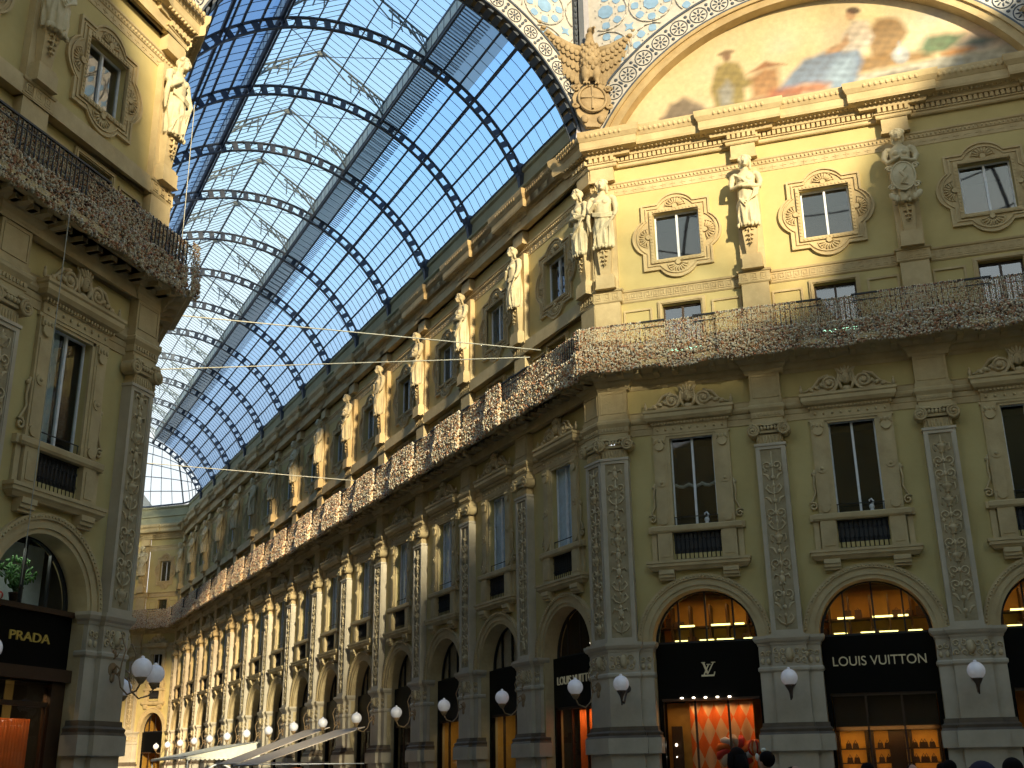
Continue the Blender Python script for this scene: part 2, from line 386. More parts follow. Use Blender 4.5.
def entablature_block(hl, hr, fl=True, fr=True):
    a = MB(); path = ([(-hl,WP)] if fl else [])+[(-hl,.0),(hr,.0)]+([(hr,WP)] if fr else [])
    l0 = 0 if fl else -.4142; l1 = 0 if fr else .4142
    for pr in ([(-.2,10.40),(.0,10.40),(.0,10.52),(.03,10.54),(.03,10.72),(-.2,10.72)],
               [(-.2,10.72),(.03,10.72),(.10,10.84),(.10,10.92),(.04,10.98),(.04,11.12),(-.2,11.12)],
               [(-.2,11.12),(.0,11.12),(.0,12.02),(-.2,12.02)]): a.sweep(path, pr, l0, l1)
    x = -hl+.06
    while x < hr-.04: a.box(x,x+.055,-.07,0,10.60,10.70); x += .11
    for x0,x1,z0,z1 in ((-hl+.07,hr-.07,11.90,11.93),(-hl+.07,hr-.07,11.20,11.23),(-hl+.07,-hl+.10,11.2,11.93),(hr-.10,hr-.07,11.2,11.93)): a.box(x0,x1,-.02,.01,z0,z1)
    return a.mesh('entablature_block','trim')
def archway():
    a = MB(); y0 = WP-.02
    for r0,r1,o in ((1.60,1.72,.02),(1.72,1.92,.06),(1.92,2.06,.11)):
        a.band(arc(0,3.72,r0,0,pi,40), arc(0,3.72,r1,0,pi,40), y0-o, WP+.05)
    for i in range(56):
        t = pi*(i+.5)/56; r = 1.985; a.ell((r*cos(t),y0-.12,3.72+r*sin(t)),(.032,.03,.032),5,4)
    # soffit of the opening
    a.band(arc(0,3.72,1.60,0,pi,32), arc(0,3.72,1.66,0,pi,32), WP, .95)
    for sx in (-1,1): a.box(sx*1.6,sx*1.66,WP,.95,GZ,3.72)
    return a.mesh('archivolt','trim')
def window_casing():
    a = MB(); w = WP
    # sill ledge with brackets
    a.sweep([(-1.42,w),(-1.42,w-.12),(1.42,w-.12),(1.42,w)], [(-.1,5.92),(.06,5.92),(.12,6.0),(.17,6.04),(.17,6.13),(.20,6.14),(.20,6.22),(-.1,6.22)])
    for sx in (-1,1):
        for z0,z1,o in ((5.80,5.93,.24),(5.70,5.80,.20),(5.62,5.70,.14)): a.box(sx*.76,sx*1.24,w-o-.04,w,z0,z1)
        # pedestals
        a.box(sx*.77,sx*1.24,w-.16,w,6.22,7.12); a.box(sx*.86,sx*1.15,w-.18,w-.1,6.35,7.0)
        a.box(sx*1.28,sx*1.44,w-.08,w,6.22,7.12)
        # flanking strips with rosettes
        a.box(sx*.80,sx*1.23,w-.10,w,7.34,10.30); a.box(sx*.86,sx*1.17,w-.125,w-.1,7.6,9.75)
        for z in (8.75,):
            a.add(*disc(sx*1.015,z,.14,w-.155,w-.1,16)); a.ell((sx*1.015,w-.15,z),(.06,.05,.06),8,5)
        a.add(*disc(sx*1.015,9.98,.15,w-.17,w-.1,16)); a.box(sx*.83,sx*1.20,w-.16,w-.1,10.06,10.28)
        for q in range(3): a.ell((sx*(.90+.115*q),w-.17,10.14),(.045,.04,.07),6,4)
        a.add(*disc(sx*1.015,7.52,.14,w-.15,w-.1,14))
        # side scroll
        a.tube([(sx*1.25,w-.05,8.75),(sx*1.31,w-.05,8.3),(sx*1.27,w-.05,8.05),(sx*1.40,w-.05,7.75)]+spiral(sx*1.38,7.60,w-.05,.14,.03,pi/4,1.3,14,sx),.035,6)
        a.ell((sx*1.31,w-.05,8.62),(.05,.05,.07),6,4)
        a.box(sx*.70,sx*.80,w-.07,w,7.34,10.30)
    a.sweep([(-1.30,w),(-1.30,w-.08),(-.74,w-.08)]+[(.74,w-.08),(1.30,w-.08),(1.30,w)], [(-.1,7.12),(.10,7.12),(.14,7.18),(.14,7.30),(.08,7.34),(-.1,7.34)])
    for sx in (-1,1): a.box(sx*1.3,sx*1.52,w-.14,w,7.13,7.33)
    a.box(-.80,.80,w-.07,w,10.22,10.30)
    # lintel, frieze, cornice
    a.box(-1.27,1.27,w-.10,w,10.30,10.38); a.box(-1.20,1.20,w-.12,w,10.38,10.66)
    for i in range(9): a.ell((-1.05+i*.2625,w-.14,10.52),(.04,.035,.05),6,4)
    for i in range(24): a.box(-1.24+i*.107,-1.19+i*.107,w-.22,w-.1,10.68,10.75)
    a.sweep([(-1.16,w),(-1.16,w-.1),(1.16,w-.1),(1.16,w)], [(-.1,10.66),(.04,10.66),(.08,10.76),(.20,10.80),(.27,10.90),(.27,11.02),(.31,11.06),(.31,11.14),(-.1,11.16)])
    return a.mesh('window_casing','trim')
def pediment():
    a = MB(); y = WP-.16
    for sx in (-1,1):
        a.tube(spiral(sx*.52,11.46,y-.02,.27,.04,-pi/2*1.0,1.9,34,-sx), .045, 6)
        a.add(*disc(sx*.52,11.46,.22,y,WP,18)); a.ell((sx*.52,y-.03,11.46),(.08,.07,.08),8,6)
        a.tube([(sx*.52,y,11.74),(sx*.80,y,11.66),(sx*1.00,y,11.40),(sx*1.22,y,11.28),(sx*1.34,y,11.26)],[.05,.05,.045,.04,.03],6)
        a.poly([(sx*.5,11.14),(sx*1.3,11.14),(sx*1.1,11.25),(sx*.8,11.52),(sx*.55,11.66)][::sx], y+.03, WP)
        for q in (.75,.92,1.1): a.ell((sx*q,y-.02,11.42-.32*(q-.75)),(.07,.05,.10),6,4,Matrix.Rotation(sx*.9,3,'Y'))
        a.ell((sx*1.40,y-.03,11.30),(.06,.05,.12),6,4); a.ell((sx*1.40,y-.03,11.42),(.03,.03,.07),6,4)
        a.tube([(sx*.12,y,11.2),(sx*.25,y-.02,11.5),(sx*.2,y,11.8),(sx*.3,y,11.95)],[.05,.06,.05,.02],6)
    # mask with crown
    a.ell((0,y-.04,11.58),(.14,.13,.19),12,8); a.ell((0,y-.17,11.57),(.03,.04,.06),6,4)
    for sx in (-1,1): a.ell((sx*.05,y-.155,11.63),(.025,.02,.015),6,4); a.ell((sx*.15,y-.03,11.6),(.05,.06,.16),7,5)
    a.ell((0,y-.155,11.49),(.045,.02,.015),6,4)
    for q in (-2,-1,0,1,2): a.ell((q*.085,y-.05,11.88-.03*abs(q)),(.045,.05,.14),6,4,Matrix.Rotation(q*.28,3,'Y'))
    a.ell((0,y,11.78),(.2,.1,.07),10,5); a.ell((0,y,11.25),(.16,.08,.1),8,5)
    return a.mesh('scrolled_pediment','relief')
def lobes(hx, hz, r, off, rr):
    # quatrefoil outline: rectangle with an arc bulging from every side
    def side(cx, cz, ang, half):
        c = r-off; a0 = math.acos(max(-1,min(1,c/ r))) if False else math.asin(min(1, half/r))
        return [(cx + (-(c))*cos(ang) + r*cos(ang+t), cz + (-(c))*sin(ang) + r*sin(ang+t)) for t in [-a0+2*a0*i/14 for i in range(15)]]
    half = sqrt(max(0, r*r-(r-off)**2))
    pts = []
    for ang,(cx,cz) in ((0,(hx,0)),(pi/2,(0,hz)),(pi,(-hx,0)),(3*pi/2,(0,-hz))):
        pts += side(cx,cz,ang,half)
        nx = {0:(hx,hz),pi/2:(-hx,hz),pi:(-hx,-hz),3*pi/2:(hx,-hz)}[ang]; pts.append(nx)
    return pts
def upper_surround():
    a = MB(); w = WP; zc = 17.53
    def ringband(e0, e1, y0):
        o1 = [(x,z+zc) for x,z in lobes(1.2-e0,1.27-e0,.72,.35,0)]; o2 = [(x,z+zc) for x,z in lobes(1.2-e1,1.27-e1,.72,.35,0)]
        a.band(o2, o1, y0, w, True)
    ringband(0,.07,w-.10); ringband(.07,.15,w-.05); ringband(.15,.20,w-.09)
    o = [(x,z+zc) for x,z in lobes(1.0,1.07,.72,.35,0)]
    # flat infill between the inner rim and the opening
    n = len(o); ins = []
    for x,z in o:
        q = max(abs(x)/.80, abs(z-zc)/.90); ins.append((x/q, zc+(z-zc)/q))
    a.band(ins, o, w-.045, w, True)
    fr = [(-.80,-.90),(.80,-.90),(.80,.90),(-.80,.90)]; fo = [(-.92,-1.02),(.92,-1.02),(.92,1.02),(-.92,1.02)]
    a.band([(x,z+zc) for x,z in fr],[(x,z+zc) for x,z in fo], w-.11, w, True)
    for i in range(14):
        for sx in (-1,1): a.box(sx*.86-.03,sx*.86+.03,w-.13,w-.1,zc-.84+i*.124,zc-.79+i*.124)
        for sz in (-1,1): a.box(-.80+i*.118,-.75+i*.118,w-.13,w-.1,zc+sz*.96-.03,zc+sz*.96+.03)
    # shells in the lobes
    for ang,(cx,cz) in ((0,(.98,0)),(pi/2,(0,1.08)),(pi,(-.98,0)),(3*pi/2,(0,-1.08))):
        for k in range(9):
            t = ang-1.35+2.7*k/8; p = Vector((cx+.22*cos(t),w-.07,zc+cz+.22*sin(t)))
            a.ell(p,(.14,.035,.03),6,4,Matrix.Rotation(-t,3,'Y'))
        a.add(*disc(cx,zc+cz,.09,w-.12,w-.04,10))
        pts = [(cx+.36*cos(ang-1.5+3*k/12),w-.06,zc+cz+.36*sin(ang-1.5+3*k/12)) for k in range(13)]
        a.tube(pts,.02,5)
    return a.mesh('window_surround','trim')
def mezz_panels():
    a = MB(); w = WP
    def frame(x0,x1,z0,z1,t,o):
        a.band([(x0,z0),(x1,z0),(x1,z1),(x0,z1)],[(x0-t,z0-t),(x1+t,z0-t),(x1+t,z1+t),(x0-t,z1+t)],w-o,w,True)
    frame(-.66,.66,12.8,14.97,.14,.07); frame(-.70,.70,12.8,15.0,.05,.10)
    for sx in (-1,1):
        x0,x1 = sorted((sx*1.08,sx*1.93)); frame(x0,x1,12.9,14.85,.07,.05)
    return a.mesh('mezzanine_panels','trim')
def wall_bay(L0, L1, arch=True):
    # plaster wall of one bay with its four openings; x from L0 to L1, opening centred on 0
    a = MB(); w = WP
    def q(x0,x1,z0,z1):
        if x1-x0 > 1e-4 and z1-z0 > 1e-4: a.add([(x0,w,z0),(x1,w,z0),(x1,w,z1),(x0,w,z1)],[(0,1,2,3)])
    def hole(hx,z0,z1,zb,zt,d):
        q(L0,-hx,z0,z1); q(hx,L1,z0,z1); q(-hx,hx,zb,z0) ; q(-hx,hx,z1,zt)
        for sx in (-1,1): a.box(sx*hx,sx*(hx+.02),w,w+d,z0,z1)
        a.box(-hx,hx,w,w+d,z0-.02,z0); a.box(-hx,hx,w,w+d,z1,z1+.02)
    R = 1.62; zs = 3.72
    q(L0,-R,GZ,zs); q(R,L1,GZ,zs)
    top = 6.2
    pts = arc(0,zs,R,0,pi,28); 
    q(L0,-R,zs,top); q(R,L1,zs,top)
    for i in range(28):
        (xa,za),(xb,zb) = pts[i],pts[i+1]
        a.add([(xb,w,zb),(xa,w,za),(xa,w,top),(xb,w,top)],[(0,1,2,3)])
    q(L0,L1,top,6.45)
    q(L0,-.74,6.45,7.36); q(.74,L1,6.45,7.36); a.add([(-.74,w+.1,6.4),(.74,w+.1,6.4),(.74,w+.1,7.36),(-.74,w+.1,7.36)],[(0,1,2,3)])
    a.cur = 0
    hole(.70,7.34,10.28,7.34,10.28,.28); q(L0,L1,10.28,12.7)
    hole(.66,12.72,14.95,12.72,14.95,.3); q(L0,L1,14.95,16.63)
    hole(.78,16.63,18.43,16.63,18.43,.3); q(L0,L1,18.43,21.0)
    return a.mesh('bay_wall','wall')
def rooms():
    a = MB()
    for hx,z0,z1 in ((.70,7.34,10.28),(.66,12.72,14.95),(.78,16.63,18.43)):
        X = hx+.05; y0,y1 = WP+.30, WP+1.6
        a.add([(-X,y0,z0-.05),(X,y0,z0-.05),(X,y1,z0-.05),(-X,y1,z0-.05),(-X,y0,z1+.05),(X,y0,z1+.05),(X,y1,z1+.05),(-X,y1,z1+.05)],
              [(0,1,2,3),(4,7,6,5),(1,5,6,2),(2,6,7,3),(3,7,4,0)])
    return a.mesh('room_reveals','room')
# windows as objects of their own
def win_frame(hx, z0, z1, t=.05, mull=True, yo=.16):
    a = MB(); y0,y1 = WP+yo, WP+yo+.06
    a.band([(-hx+t,z0+t),(hx-t,z0+t),(hx-t,z1-t),(-hx+t,z1-t)],[(-hx,z0),(hx,z0),(hx,z1),(-hx,z1)],y0,y1,True)
    if mull: a.box(-.035,.035,y0-.02,y1,z0+t,z1-t)
    return a
def pane_mesh(hx,z0,z1,yo=.20):
    a = MB(); a.box(-hx+.03,hx-.03,WP+yo,WP+yo+.008,z0+.03,z1-.03); return a
WFR = {'tall': win_frame(.70,7.34,10.28).mesh('window_frame','white'), 'mezz': win_frame(.66,12.72,14.95,.06,True).mesh('window_frame','brown'),
       'attic': win_frame(.78,16.63,18.43,.05).mesh('window_frame','white')}
WPN = {'tall': pane_mesh(.70,7.34,10.28).mesh('pane','pane'), 'mezz': pane_mesh(.66,12.72,14.95).mesh('pane','mirrorpane'), 'attic': pane_mesh(.78,16.63,18.43).mesh('pane','mirrorpane')}
WPN['tall_clear'] = pane_mesh(.70,7.34,10.28).mesh('pane','clearpane')
def grille_mesh():
    a = MB(); y = WP-.02
    a.box(-.76,.76,y+.03,y+.08,6.2,7.14)
    for i in range(11):
        x = -.68+i*.136; a.tube([(x,y,6.24),(x,y,7.10)],.014,4)
        a.tube(spiral(x+.0,6.55,y-.01,.06,.02,0,1.,8),.01,4); a.tube(spiral(x,6.9,y-.01,.06,.02,pi,1.,8),.01,4)
    a.box(-.74,.74,y-.02,y+.02,7.07,7.11); a.box(-.74,.74,y-.02,y+.02,6.24,6.28)
    return a.mesh('iron_grille','iron')
GRILLE = grille_mesh()
def handrail_mesh():
    a = MB(); y = WP+.02
    a.tube([(-.7,y,7.62),(.7,y,7.62)],.016,6)
    for x in (-.68,.68): a.tube([(x,y,7.34),(x,y,7.62)],.012,5)
    return a.mesh('window_rail','iron')
WRAIL = handrail_mesh()
def drape(hx, z0, z1, y, gap=.0, amp=.03, n=40, side=None):
    a = MB(); xs = [(-hx+2*hx*i/n) for i in range(n+1)]
    if side == 'l': xs = [x for x in xs if x <= -gap]
    if side == 'r': xs = [x for x in xs if x >= gap]
    vs = [(x, y+amp*sin(x*38), z) for z in (z0,z1) for x in xs]; m = len(xs)
    a.add(vs,[(i,i+1,m+i+1,m+i) for i in range(m-1)],True); return a
CURT = {'full': drape(.66,7.4,10.25,WP+.235,amp=.012).mesh('curtain','curtain'),
        'half': drape(.66,7.4,10.25,WP+.235,.1,amp=.012,side='l').mesh('curtain','curtain'),
        'attic': drape(.74,16.66,18.4,WP+.235,amp=.012).mesh('curtain','curtain'),
        'mezz': drape(.62,12.75,14.9,WP+.235,amp=.012).mesh('curtain','curtain')}
LUNF = None
def lunette():
    a = MB(); y0,y1 = .78,.86
    a.band(arc(0,3.78,1.50,0,pi,30), arc(0,3.78,1.62,0,pi,30), y0, y1); a.box(-1.6,1.6,y0,y1,3.70,3.80)
    for x in (-.85,0,.85):
        h = sqrt(1.5**2-x*x); a.box(x-.025,x+.025,y0,y1,3.78,3.78+h)
    g = MB(); p = arc(0,3.78,1.52,0,pi,30); g.poly(p,.815,.823)
    return a.mesh('window_frame','iron'), g.mesh('pane','shopglass')
LUN = lunette()
def shopfront_meshes():
    f = MB(); f.box(-1.6,1.6,.62,.80,2.08,3.72)
    for sx in (-1,1): f.box(sx*1.47,sx*1.6,.62,.80,GZ,2.08)
    d = MB(); d.box(-1.47,1.47,.66,.74,2.0,2.08)
    for x in (-.5,.5): d.box(x-.03,x+.03,.66,.74,GZ,2.0)
    d.box(-1.47,1.47,.66,.74,GZ,GZ+.25)
    g = MB(); g.box(-1.45,1.45,.695,.703,GZ+.25,2.0)
    r = MB(); y0,y1 = .9,3.6
    def rm(z0,z1,X=1.9):
        r.add([(-X,y0,z0),(X,y0,z0),(X,y1,z0),(-X,y1,z0),(-X,y0,z1),(X,y0,z1),(X,y1,z1),(-X,y1,z1)],[(0,1,2,3),(4,7,6,5),(1,5,6,2),(2,6,7,3),(3,7,4,0)])
    rm(GZ,2.9); rm(3.0,5.6)
    return f.mesh('fascia','black'), d.mesh('door_frame','wood'), g.mesh('shop_glass','shopglass'), r
SF = shopfront_meshes()
SROOM = {k: SF[3].mesh('shop_room', v) for k,v in (('dark','room'),('amber','amber'))}
LUNCURT = MB(); LUNCURT.add([(x,.93+.02*sin(x*25),z) for z in (3.8,5.3) for x in [-1.55+.05*i for i in range(63)]],[(i,i+1,63+i+1,63+i) for i in range(62)],True)
LUNCURT = LUNCURT.mesh('blind','creamblind')

# ------------------------------------------------------------------ facade mouldings
def plan(L0, L1, pils, hw, y_p=0., y_w=WP, end0=True, end1=True):
    p = []
    if not pils or pils[0]-hw > L0+.01: p.append((L0,y_w))
    for s in pils:
        a,b = max(L0,s-hw), min(L1,s+hw)
        if a > L0+.01: p += [(a,y_w)]
        p += [(a,y_p),(b,y_p)]
        if b < L1-.01: p += [(b,y_w)]
    if p[-1][0] < L1-.01: p.append((L1,y_w))
    q = [p[0]]
    for k in p[1:]:
        if (Vector(k)-Vector(q[-1])).length > 1e-4: q.append(k)
    return q
def run_along(path, step, fn, l0=0, l1=0, o=0.):
    for (x0,y0),(x1,y1) in zip(path[:-1],path[1:]):
        if abs(y1-y0) < 1e-6 and x1-x0 > step*.8:
            xa = x0+.02; n = max(1,int((x1-x0)/step)); st = (x1-x0)/n
            for i in range(n): fn(x0+st*(i+.5), y0)
def facade_mouldings(root, L0, L1, pils, l0, l1, fine=True):
    hw = .46
    a = MB()  # string courses at first floor level
    pw = plan(L0,L1,[],hw)
    a.sweep(pw, [(-.1,10.42),(.03,10.42),(.03,10.62),(.05,10.64),(.05,10.78),(-.1,10.8)], l0,l1)
    a.sweep(pw, [(-.1,10.8),(.05,10.82),(.10,10.90),(.10,10.96),(.04,11.0),(.04,11.16),(.07,11.2),(-.1,11.2)], l0,l1)
    link('string_course', a.mesh('string_course','trim'), root)
    b = MB(); pb = plan(L0,L1,pils,.56)
    b.sweep(pb, [(-.3,12.0),(.02,12.0),(.06,12.08),(.06,12.14),(.12,12.2),(.16,12.26),(.16,12.32),(.28,12.40),(.33,12.46),(-.3,12.46)], l0,l1)
    link('bed_moulding', b.mesh('bed_moulding','trim'), root)
    c = MB(); pc = plan(L0,L1,pils,1.28, -.0, .16)
    c.sweep(pc, [(-.4,12.46),(.62,12.46),(.66,12.50),(.80,12.52),(.80,12.66),(.76,12.70),(-.4,12.70)], l0,l1)
    for s in []: pass
    def mod(x,y): c.box(x-.09,x+.09,y-.55,y,12.33,12.46)
    run_along(pc,.55,mod)
    link('balcony_slab', c.mesh('balcony_slab','trim'), root)
    # greek key band
    k = MB(); pk = plan(L0,L1,pils,.48)
    k.sweep(pk, [(-.3,15.20),(.02,15.20),(.05,15.24),(.05,15.27),(.03,15.28),(.03,15.58),(.07,15.60),(.09,15.66),(-.3,15.68)], l0,l1)
    def key(x,y):
        for bx in ((-.10,-.075,15.32,15.54),(-.10,.08,15.52,15.545),(.055,.08,15.38,15.54),(-.04,.08,15.37,15.395),(-.04,-.015,15.38,15.47),(-.12,.1,15.30,15.325)):
            k.box(x+bx[0],x+bx[1],y-.05,y-.02,bx[2],bx[3])
    run_along(pk,.24,key)
    link('key_pattern_band', k.mesh('key_pattern_band','trim'), root)
    s = MB(); ps = plan(L0,L1,pils,.44)
    s.sweep(pw, [(-.1,19.40),(.02,19.40),(.02,19.66),(.05,19.68),(.06,19.80),(.10,19.84),(.10,19.90),(-.1,19.92)], l0,l1)
    def egg(x,y): s.ell((x,y-.06,19.755),(.04,.035,.055),5,4)
    run_along(pw,.13,egg)
    def flor(x,y): s.box(x-.10,x+.10,y-.035,y-.01,19.52,19.545); s.box(x-.012,x+.012,y-.035,y-.01,19.45,19.61)
    run_along(pw,.34,flor)
    link('egg_moulding', s.mesh('egg_moulding','trim'), root)
    d = MB(); pd = plan(L0,L1,pils,.52, -.02, .18)
    d.sweep(pd, [(-.3,20.46),(.02,20.46),(.05,20.50),(.05,20.58),(.10,20.60),(.10,20.64),(-.3,20.64)], l0,l1)
    d.sweep(pd, [(-.3,20.64),(.03,20.64),(.03,20.84),(-.3,20.84)], l0,l1)
    def dent(x,y): d.box(x-.055,x+.055,y-.13,y,20.66,20.83)
    run_along(pd,.165,dent)
    link('dentil_course', d.mesh('dentil_course','trim'), root)
    e = MB(); pe = plan(L0,L1,pils,.92, -.0, .16)
    e.sweep(pe, [(-.3,20.84),(.14,20.84),(.16,20.92),(.22,20.98),(.46,21.02),(.46,21.04),(.48,21.10),(.48,21.34),(.50,21.36),(.58,21.50),(.60,21.66),(.60,21.72),(-.3,21.76)], l0,l1)
    def lf(x,y): e.ell((x,y-.56,21.55),(.075,.055,.10),6,4)
    run_along(pe,.17,lf)
    def mo(x,y): e.ell((x,y-.27,20.99),(.05,.07,.05),6,4)
    run_along(pe,.15,mo)
    link('cornice', e.mesh('cornice','trim'), root)
    return pc
PIL = {}
def get_pil(seed):
    if seed not in PIL: PIL[seed] = pilaster_shaft(.46, seed)
    return PIL[seed]
CAP = capital(.46); ENT = entablature_block(.48,.48); ARCHM = archway(); CASE = window_casing(); PED = pediment(); SUR = upper_surround(); MEZ = mezz_panels(); ROOMS = rooms()
PIERM = [pier(.5,.5,s) for s in (1,2)]
def upper_block():
    a = MB(); a.box(-.44,.44,-.0,WP,12.7,15.2); a.box(-.42,.42,-.0,WP,19.95,20.5)
    a.box(-.46,.46,-.04,WP,19.9,19.98)
    a.box(-.40,.40,.06,WP,15.66,19.5)                 # backing strip behind the statue
    return a.mesh('upper_pilaster','trim')
UPB = upper_block()
def place_pilaster(root, s, seed, hl=.5, hr=.5, fl=True, fr=True, hide_pier=False):
    P = link('pilaster', get_pil(seed)[0], root, (s,0,0)); link('relief_panel', get_pil(seed)[1], P); link('capital', CAP, P)
    if fl and fr: pm = PIERM[seed%2]; en = ENT
    else: pm = pier(hl,hr,seed,fl,fr); en = entablature_block(hl,hr,fl,fr)
    Q = link('pier', pm[0], root, (s,0,0)); link('base_moulding', pm[1], Q); link('relief_frieze', pm[2], Q)
    link('entablature_block', en, root, (s,0,0))
    link('upper_pilaster', UPB, root, (s,0,0))
WN = [0]
def window(kind, root, s, what, curtain=None, sc=None):
    WN[0] += 1; nm = 'window_%d' % WN[0]
    mw = root.matrix_world if False else Matrix.Translation(root.location) @ Matrix.Rotation(root.rotation_euler[2],4,'Z')
    e = empty(nm, mw @ Vector((s,0,0)), root.rotation_euler[2], what, 'window', None, 'structure')
    if sc: e.scale = (sc,1,1)
    if kind == 'arch': link('window_frame', LUN[0], e); link('pane', LUN[1], e)
    else:
        link('window_frame', WFR[kind], e); link('pane', WPN['tall_clear' if kind == 'tall' and curtain == 'full' else kind], e)
        if kind == 'tall': link('iron_grille', GRILLE, e); link('window_rail', WRAIL, e)
    if curtain: link('blind' if kind=='arch' else 'curtain', LUNCURT if kind=='arch' else CURT[curtain], e)
    return e
def bay(root, s, half, where, arm=False, sc=None, curt=None, arch_curt=True, shell=True):
    wb = wall_bay(-half, half) if (sc is None) else wall_bay(-2.5,2.5)
    kw = {} if sc is None else {'scale':(sc,1,1)}
    link('bay_wall', wb, root, (s,0,0), **kw); link('archivolt', ARCHM, root, (s,0,0), **kw)
    c = link('window_casing', CASE, root, (s,0,0), **kw); link('scrolled_pediment', PED, c)
    link('window_surround', SUR, root, (s,0,0), **kw); link('mezzanine_panels', MEZ, root, (s,0,0), **kw)
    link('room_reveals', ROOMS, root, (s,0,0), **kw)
    c1 = curt if curt is not None else (None,None,None)
    window('attic', root, s, 'square attic window in a lobed stone surround, '+where, c1[0], sc)
    window('mezz', root, s, 'low window just above the balcony railing, '+where, c1[1], sc)
    window('tall', root, s, 'tall first floor window under a scrolled pediment, '+where, c1[2], sc)
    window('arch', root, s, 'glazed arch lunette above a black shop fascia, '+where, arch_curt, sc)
def shopfront(root, s, label, room='dark', sc=None, name='shopfront'):
    mw = Matrix.Translation(root.location) @ Matrix.Rotation(root.rotation_euler[2],4,'Z')
    e = empty(name, mw @ Vector((s,0,GZ)), root.rotation_euler[2], label, 'shopfront', 'shopfronts under the arches')
    if sc: e.scale = (sc,1,1)
    z = (0,0,-GZ)
    link('fascia', SF[0], e, z); link('door_frame', SF[1], e, z); link('shop_glass', SF[2], e, z); link('shop_room', SROOM[room], e, z)
    return e

# ------------------------------------------------------------------ the place: two arcade walls meeting the octagon
W = 14.437; YL = -.87; YE = 71.65; SL = 15.94
LVP = [.46, 5.47, 10.47, 15.48]
ARP = [-.46] + [-(.6+5.04*k) for k in range(1,15)]
LFP = [-.46, -5.47, -10.47, -15.48]
wr = empty('wall_right', (0,0,0), -pi/4, 'sunlit ochre octagon wall with three arched shop bays on the right', 'wall', None, 'structure')
wa = empty('wall_arcade', (0,0,0), -pi/2, 'long ochre arcade wall receding under the glass vault', 'wall', None, 'structure')
wl = empty('wall_left', (-W,YL,0), pi/4, 'ochre octagon wall at the left edge with the gold lettered shop', 'wall', None, 'structure')
we = empty('wall_end', (0,YE,0), -pi/4, 'bright yellow far end wall of the arcade', 'wall', None, 'structure')
paths = {}
paths['r'] = facade_mouldings(wr, 0, SL, LVP, -.4142, .4142)
paths['a'] = facade_mouldings(wa, -YE, 0, ARP, .4142, .4142)
paths['l'] = facade_mouldings(wl, -SL, 0, LFP, -.4142, .4142)
paths['e'] = facade_mouldings(we, -5.2, 0, [-3.72], 0, -.4142)
# right wall
place_pilaster(wr, .46, 11, .46, .5, False, True)
for i,s in enumerate(LVP[1:]): 
    if i < 2: place_pilaster(wr, s, 12+i)
place_pilaster(wr, LVP[3], 14, .5, .46, True, False)
for i in range(3):
    c = (LVP[i]+LVP[i+1])/2
    bay(wr, c, 2.52 if i!=1 else 2.5, '%s bay of the right wall counting from the corner' % ORD[i], curt=(None,None,None), arch_curt=None)
# arcade wall
place_pilaster(wa, -.46, 15, .5, .46, True, False)
for k in range(1,15): place_pilaster(wa, ARP[k], 16+k%4)
for k in range(14):
    c = (ARP[k]+ARP[k+1])/2
    bay(wa, c, abs(ARP[k]-ARP[k+1])/2, '%s bay of the long arcade wall counting from the corner' % ORD[k], curt=('attic' if k%3 else None, None if k%2 else 'mezz','full'), arch_curt=(None if k==0 else True))
# left wall
place_pilaster(wl, -.46, 21, .5, .46, True, False)
place_pilaster(wl, LFP[1], 22); place_pilaster(wl, LFP[2], 23)
for i in range(2):
    c = (LFP[i]+LFP[i+1])/2
    bay(wl, c, 2.52, '%s bay of the left wall counting from its corner' % ORD[i], curt=(None,None,'half'), arch_curt=None)
bw = MB(); bw.box(-SL,LFP[2]-.9,WP,.6,GZ,21.0); link('plain_wall', bw.mesh('plain_wall','wall'), wl)
# far end wall: one narrow bay
bay(we, -1.72, 1.75, 'far end wall of the arcade', sc=.70, curt=(None,None,None), arch_curt=None)
place_pilaster(we, -3.92, 24)
shopfront(we, -1.72, 'small far shopfront under the end wall arch', 'amber', .70)
bw = MB(); bw.box(-5.3,-4.3,WP,.6,GZ,21.0); link('plain_wall', bw.mesh('plain_wall','wall'), we)

# other walls of the octagon and arcades, mostly behind the camera
def plainwall(name, p0, p1, h, label, mat='wall', th=1.0):
    # vertical wall from p0 to p1 (outer side to the right of travel) with base, band and cornice
    d = Vector((p1[0]-p0[0], p1[1]-p0[1])); L = d.length; a = atan2(d.y, d.x)
    e = empty(name, (p0[0],p0[1],0), a, label, 'wall', None, 'structure')
    m = MB(); m.box(0,L,0,th,GZ,h); link('plain_wall', m.mesh('plain_wall',mat), e)
    m = MB(); m.sweep([(0,0),(L,0)],[(-.2,h-.9),(.3,h-.9),(.6,h-.2),(.6,h),(-.2,h)]); m.sweep([(0,0),(L,0)],[(-.2,12.4),(.6,12.4),(.9,12.5),(.9,12.7),(-.2,12.7)])
    m.sweep([(0,0),(L,0)],[(-.2,3.5),(.15,3.5),(.2,3.75),(-.2,3.75)])
    link('cornice', m.mesh('cornice','trim'), e)
    return e
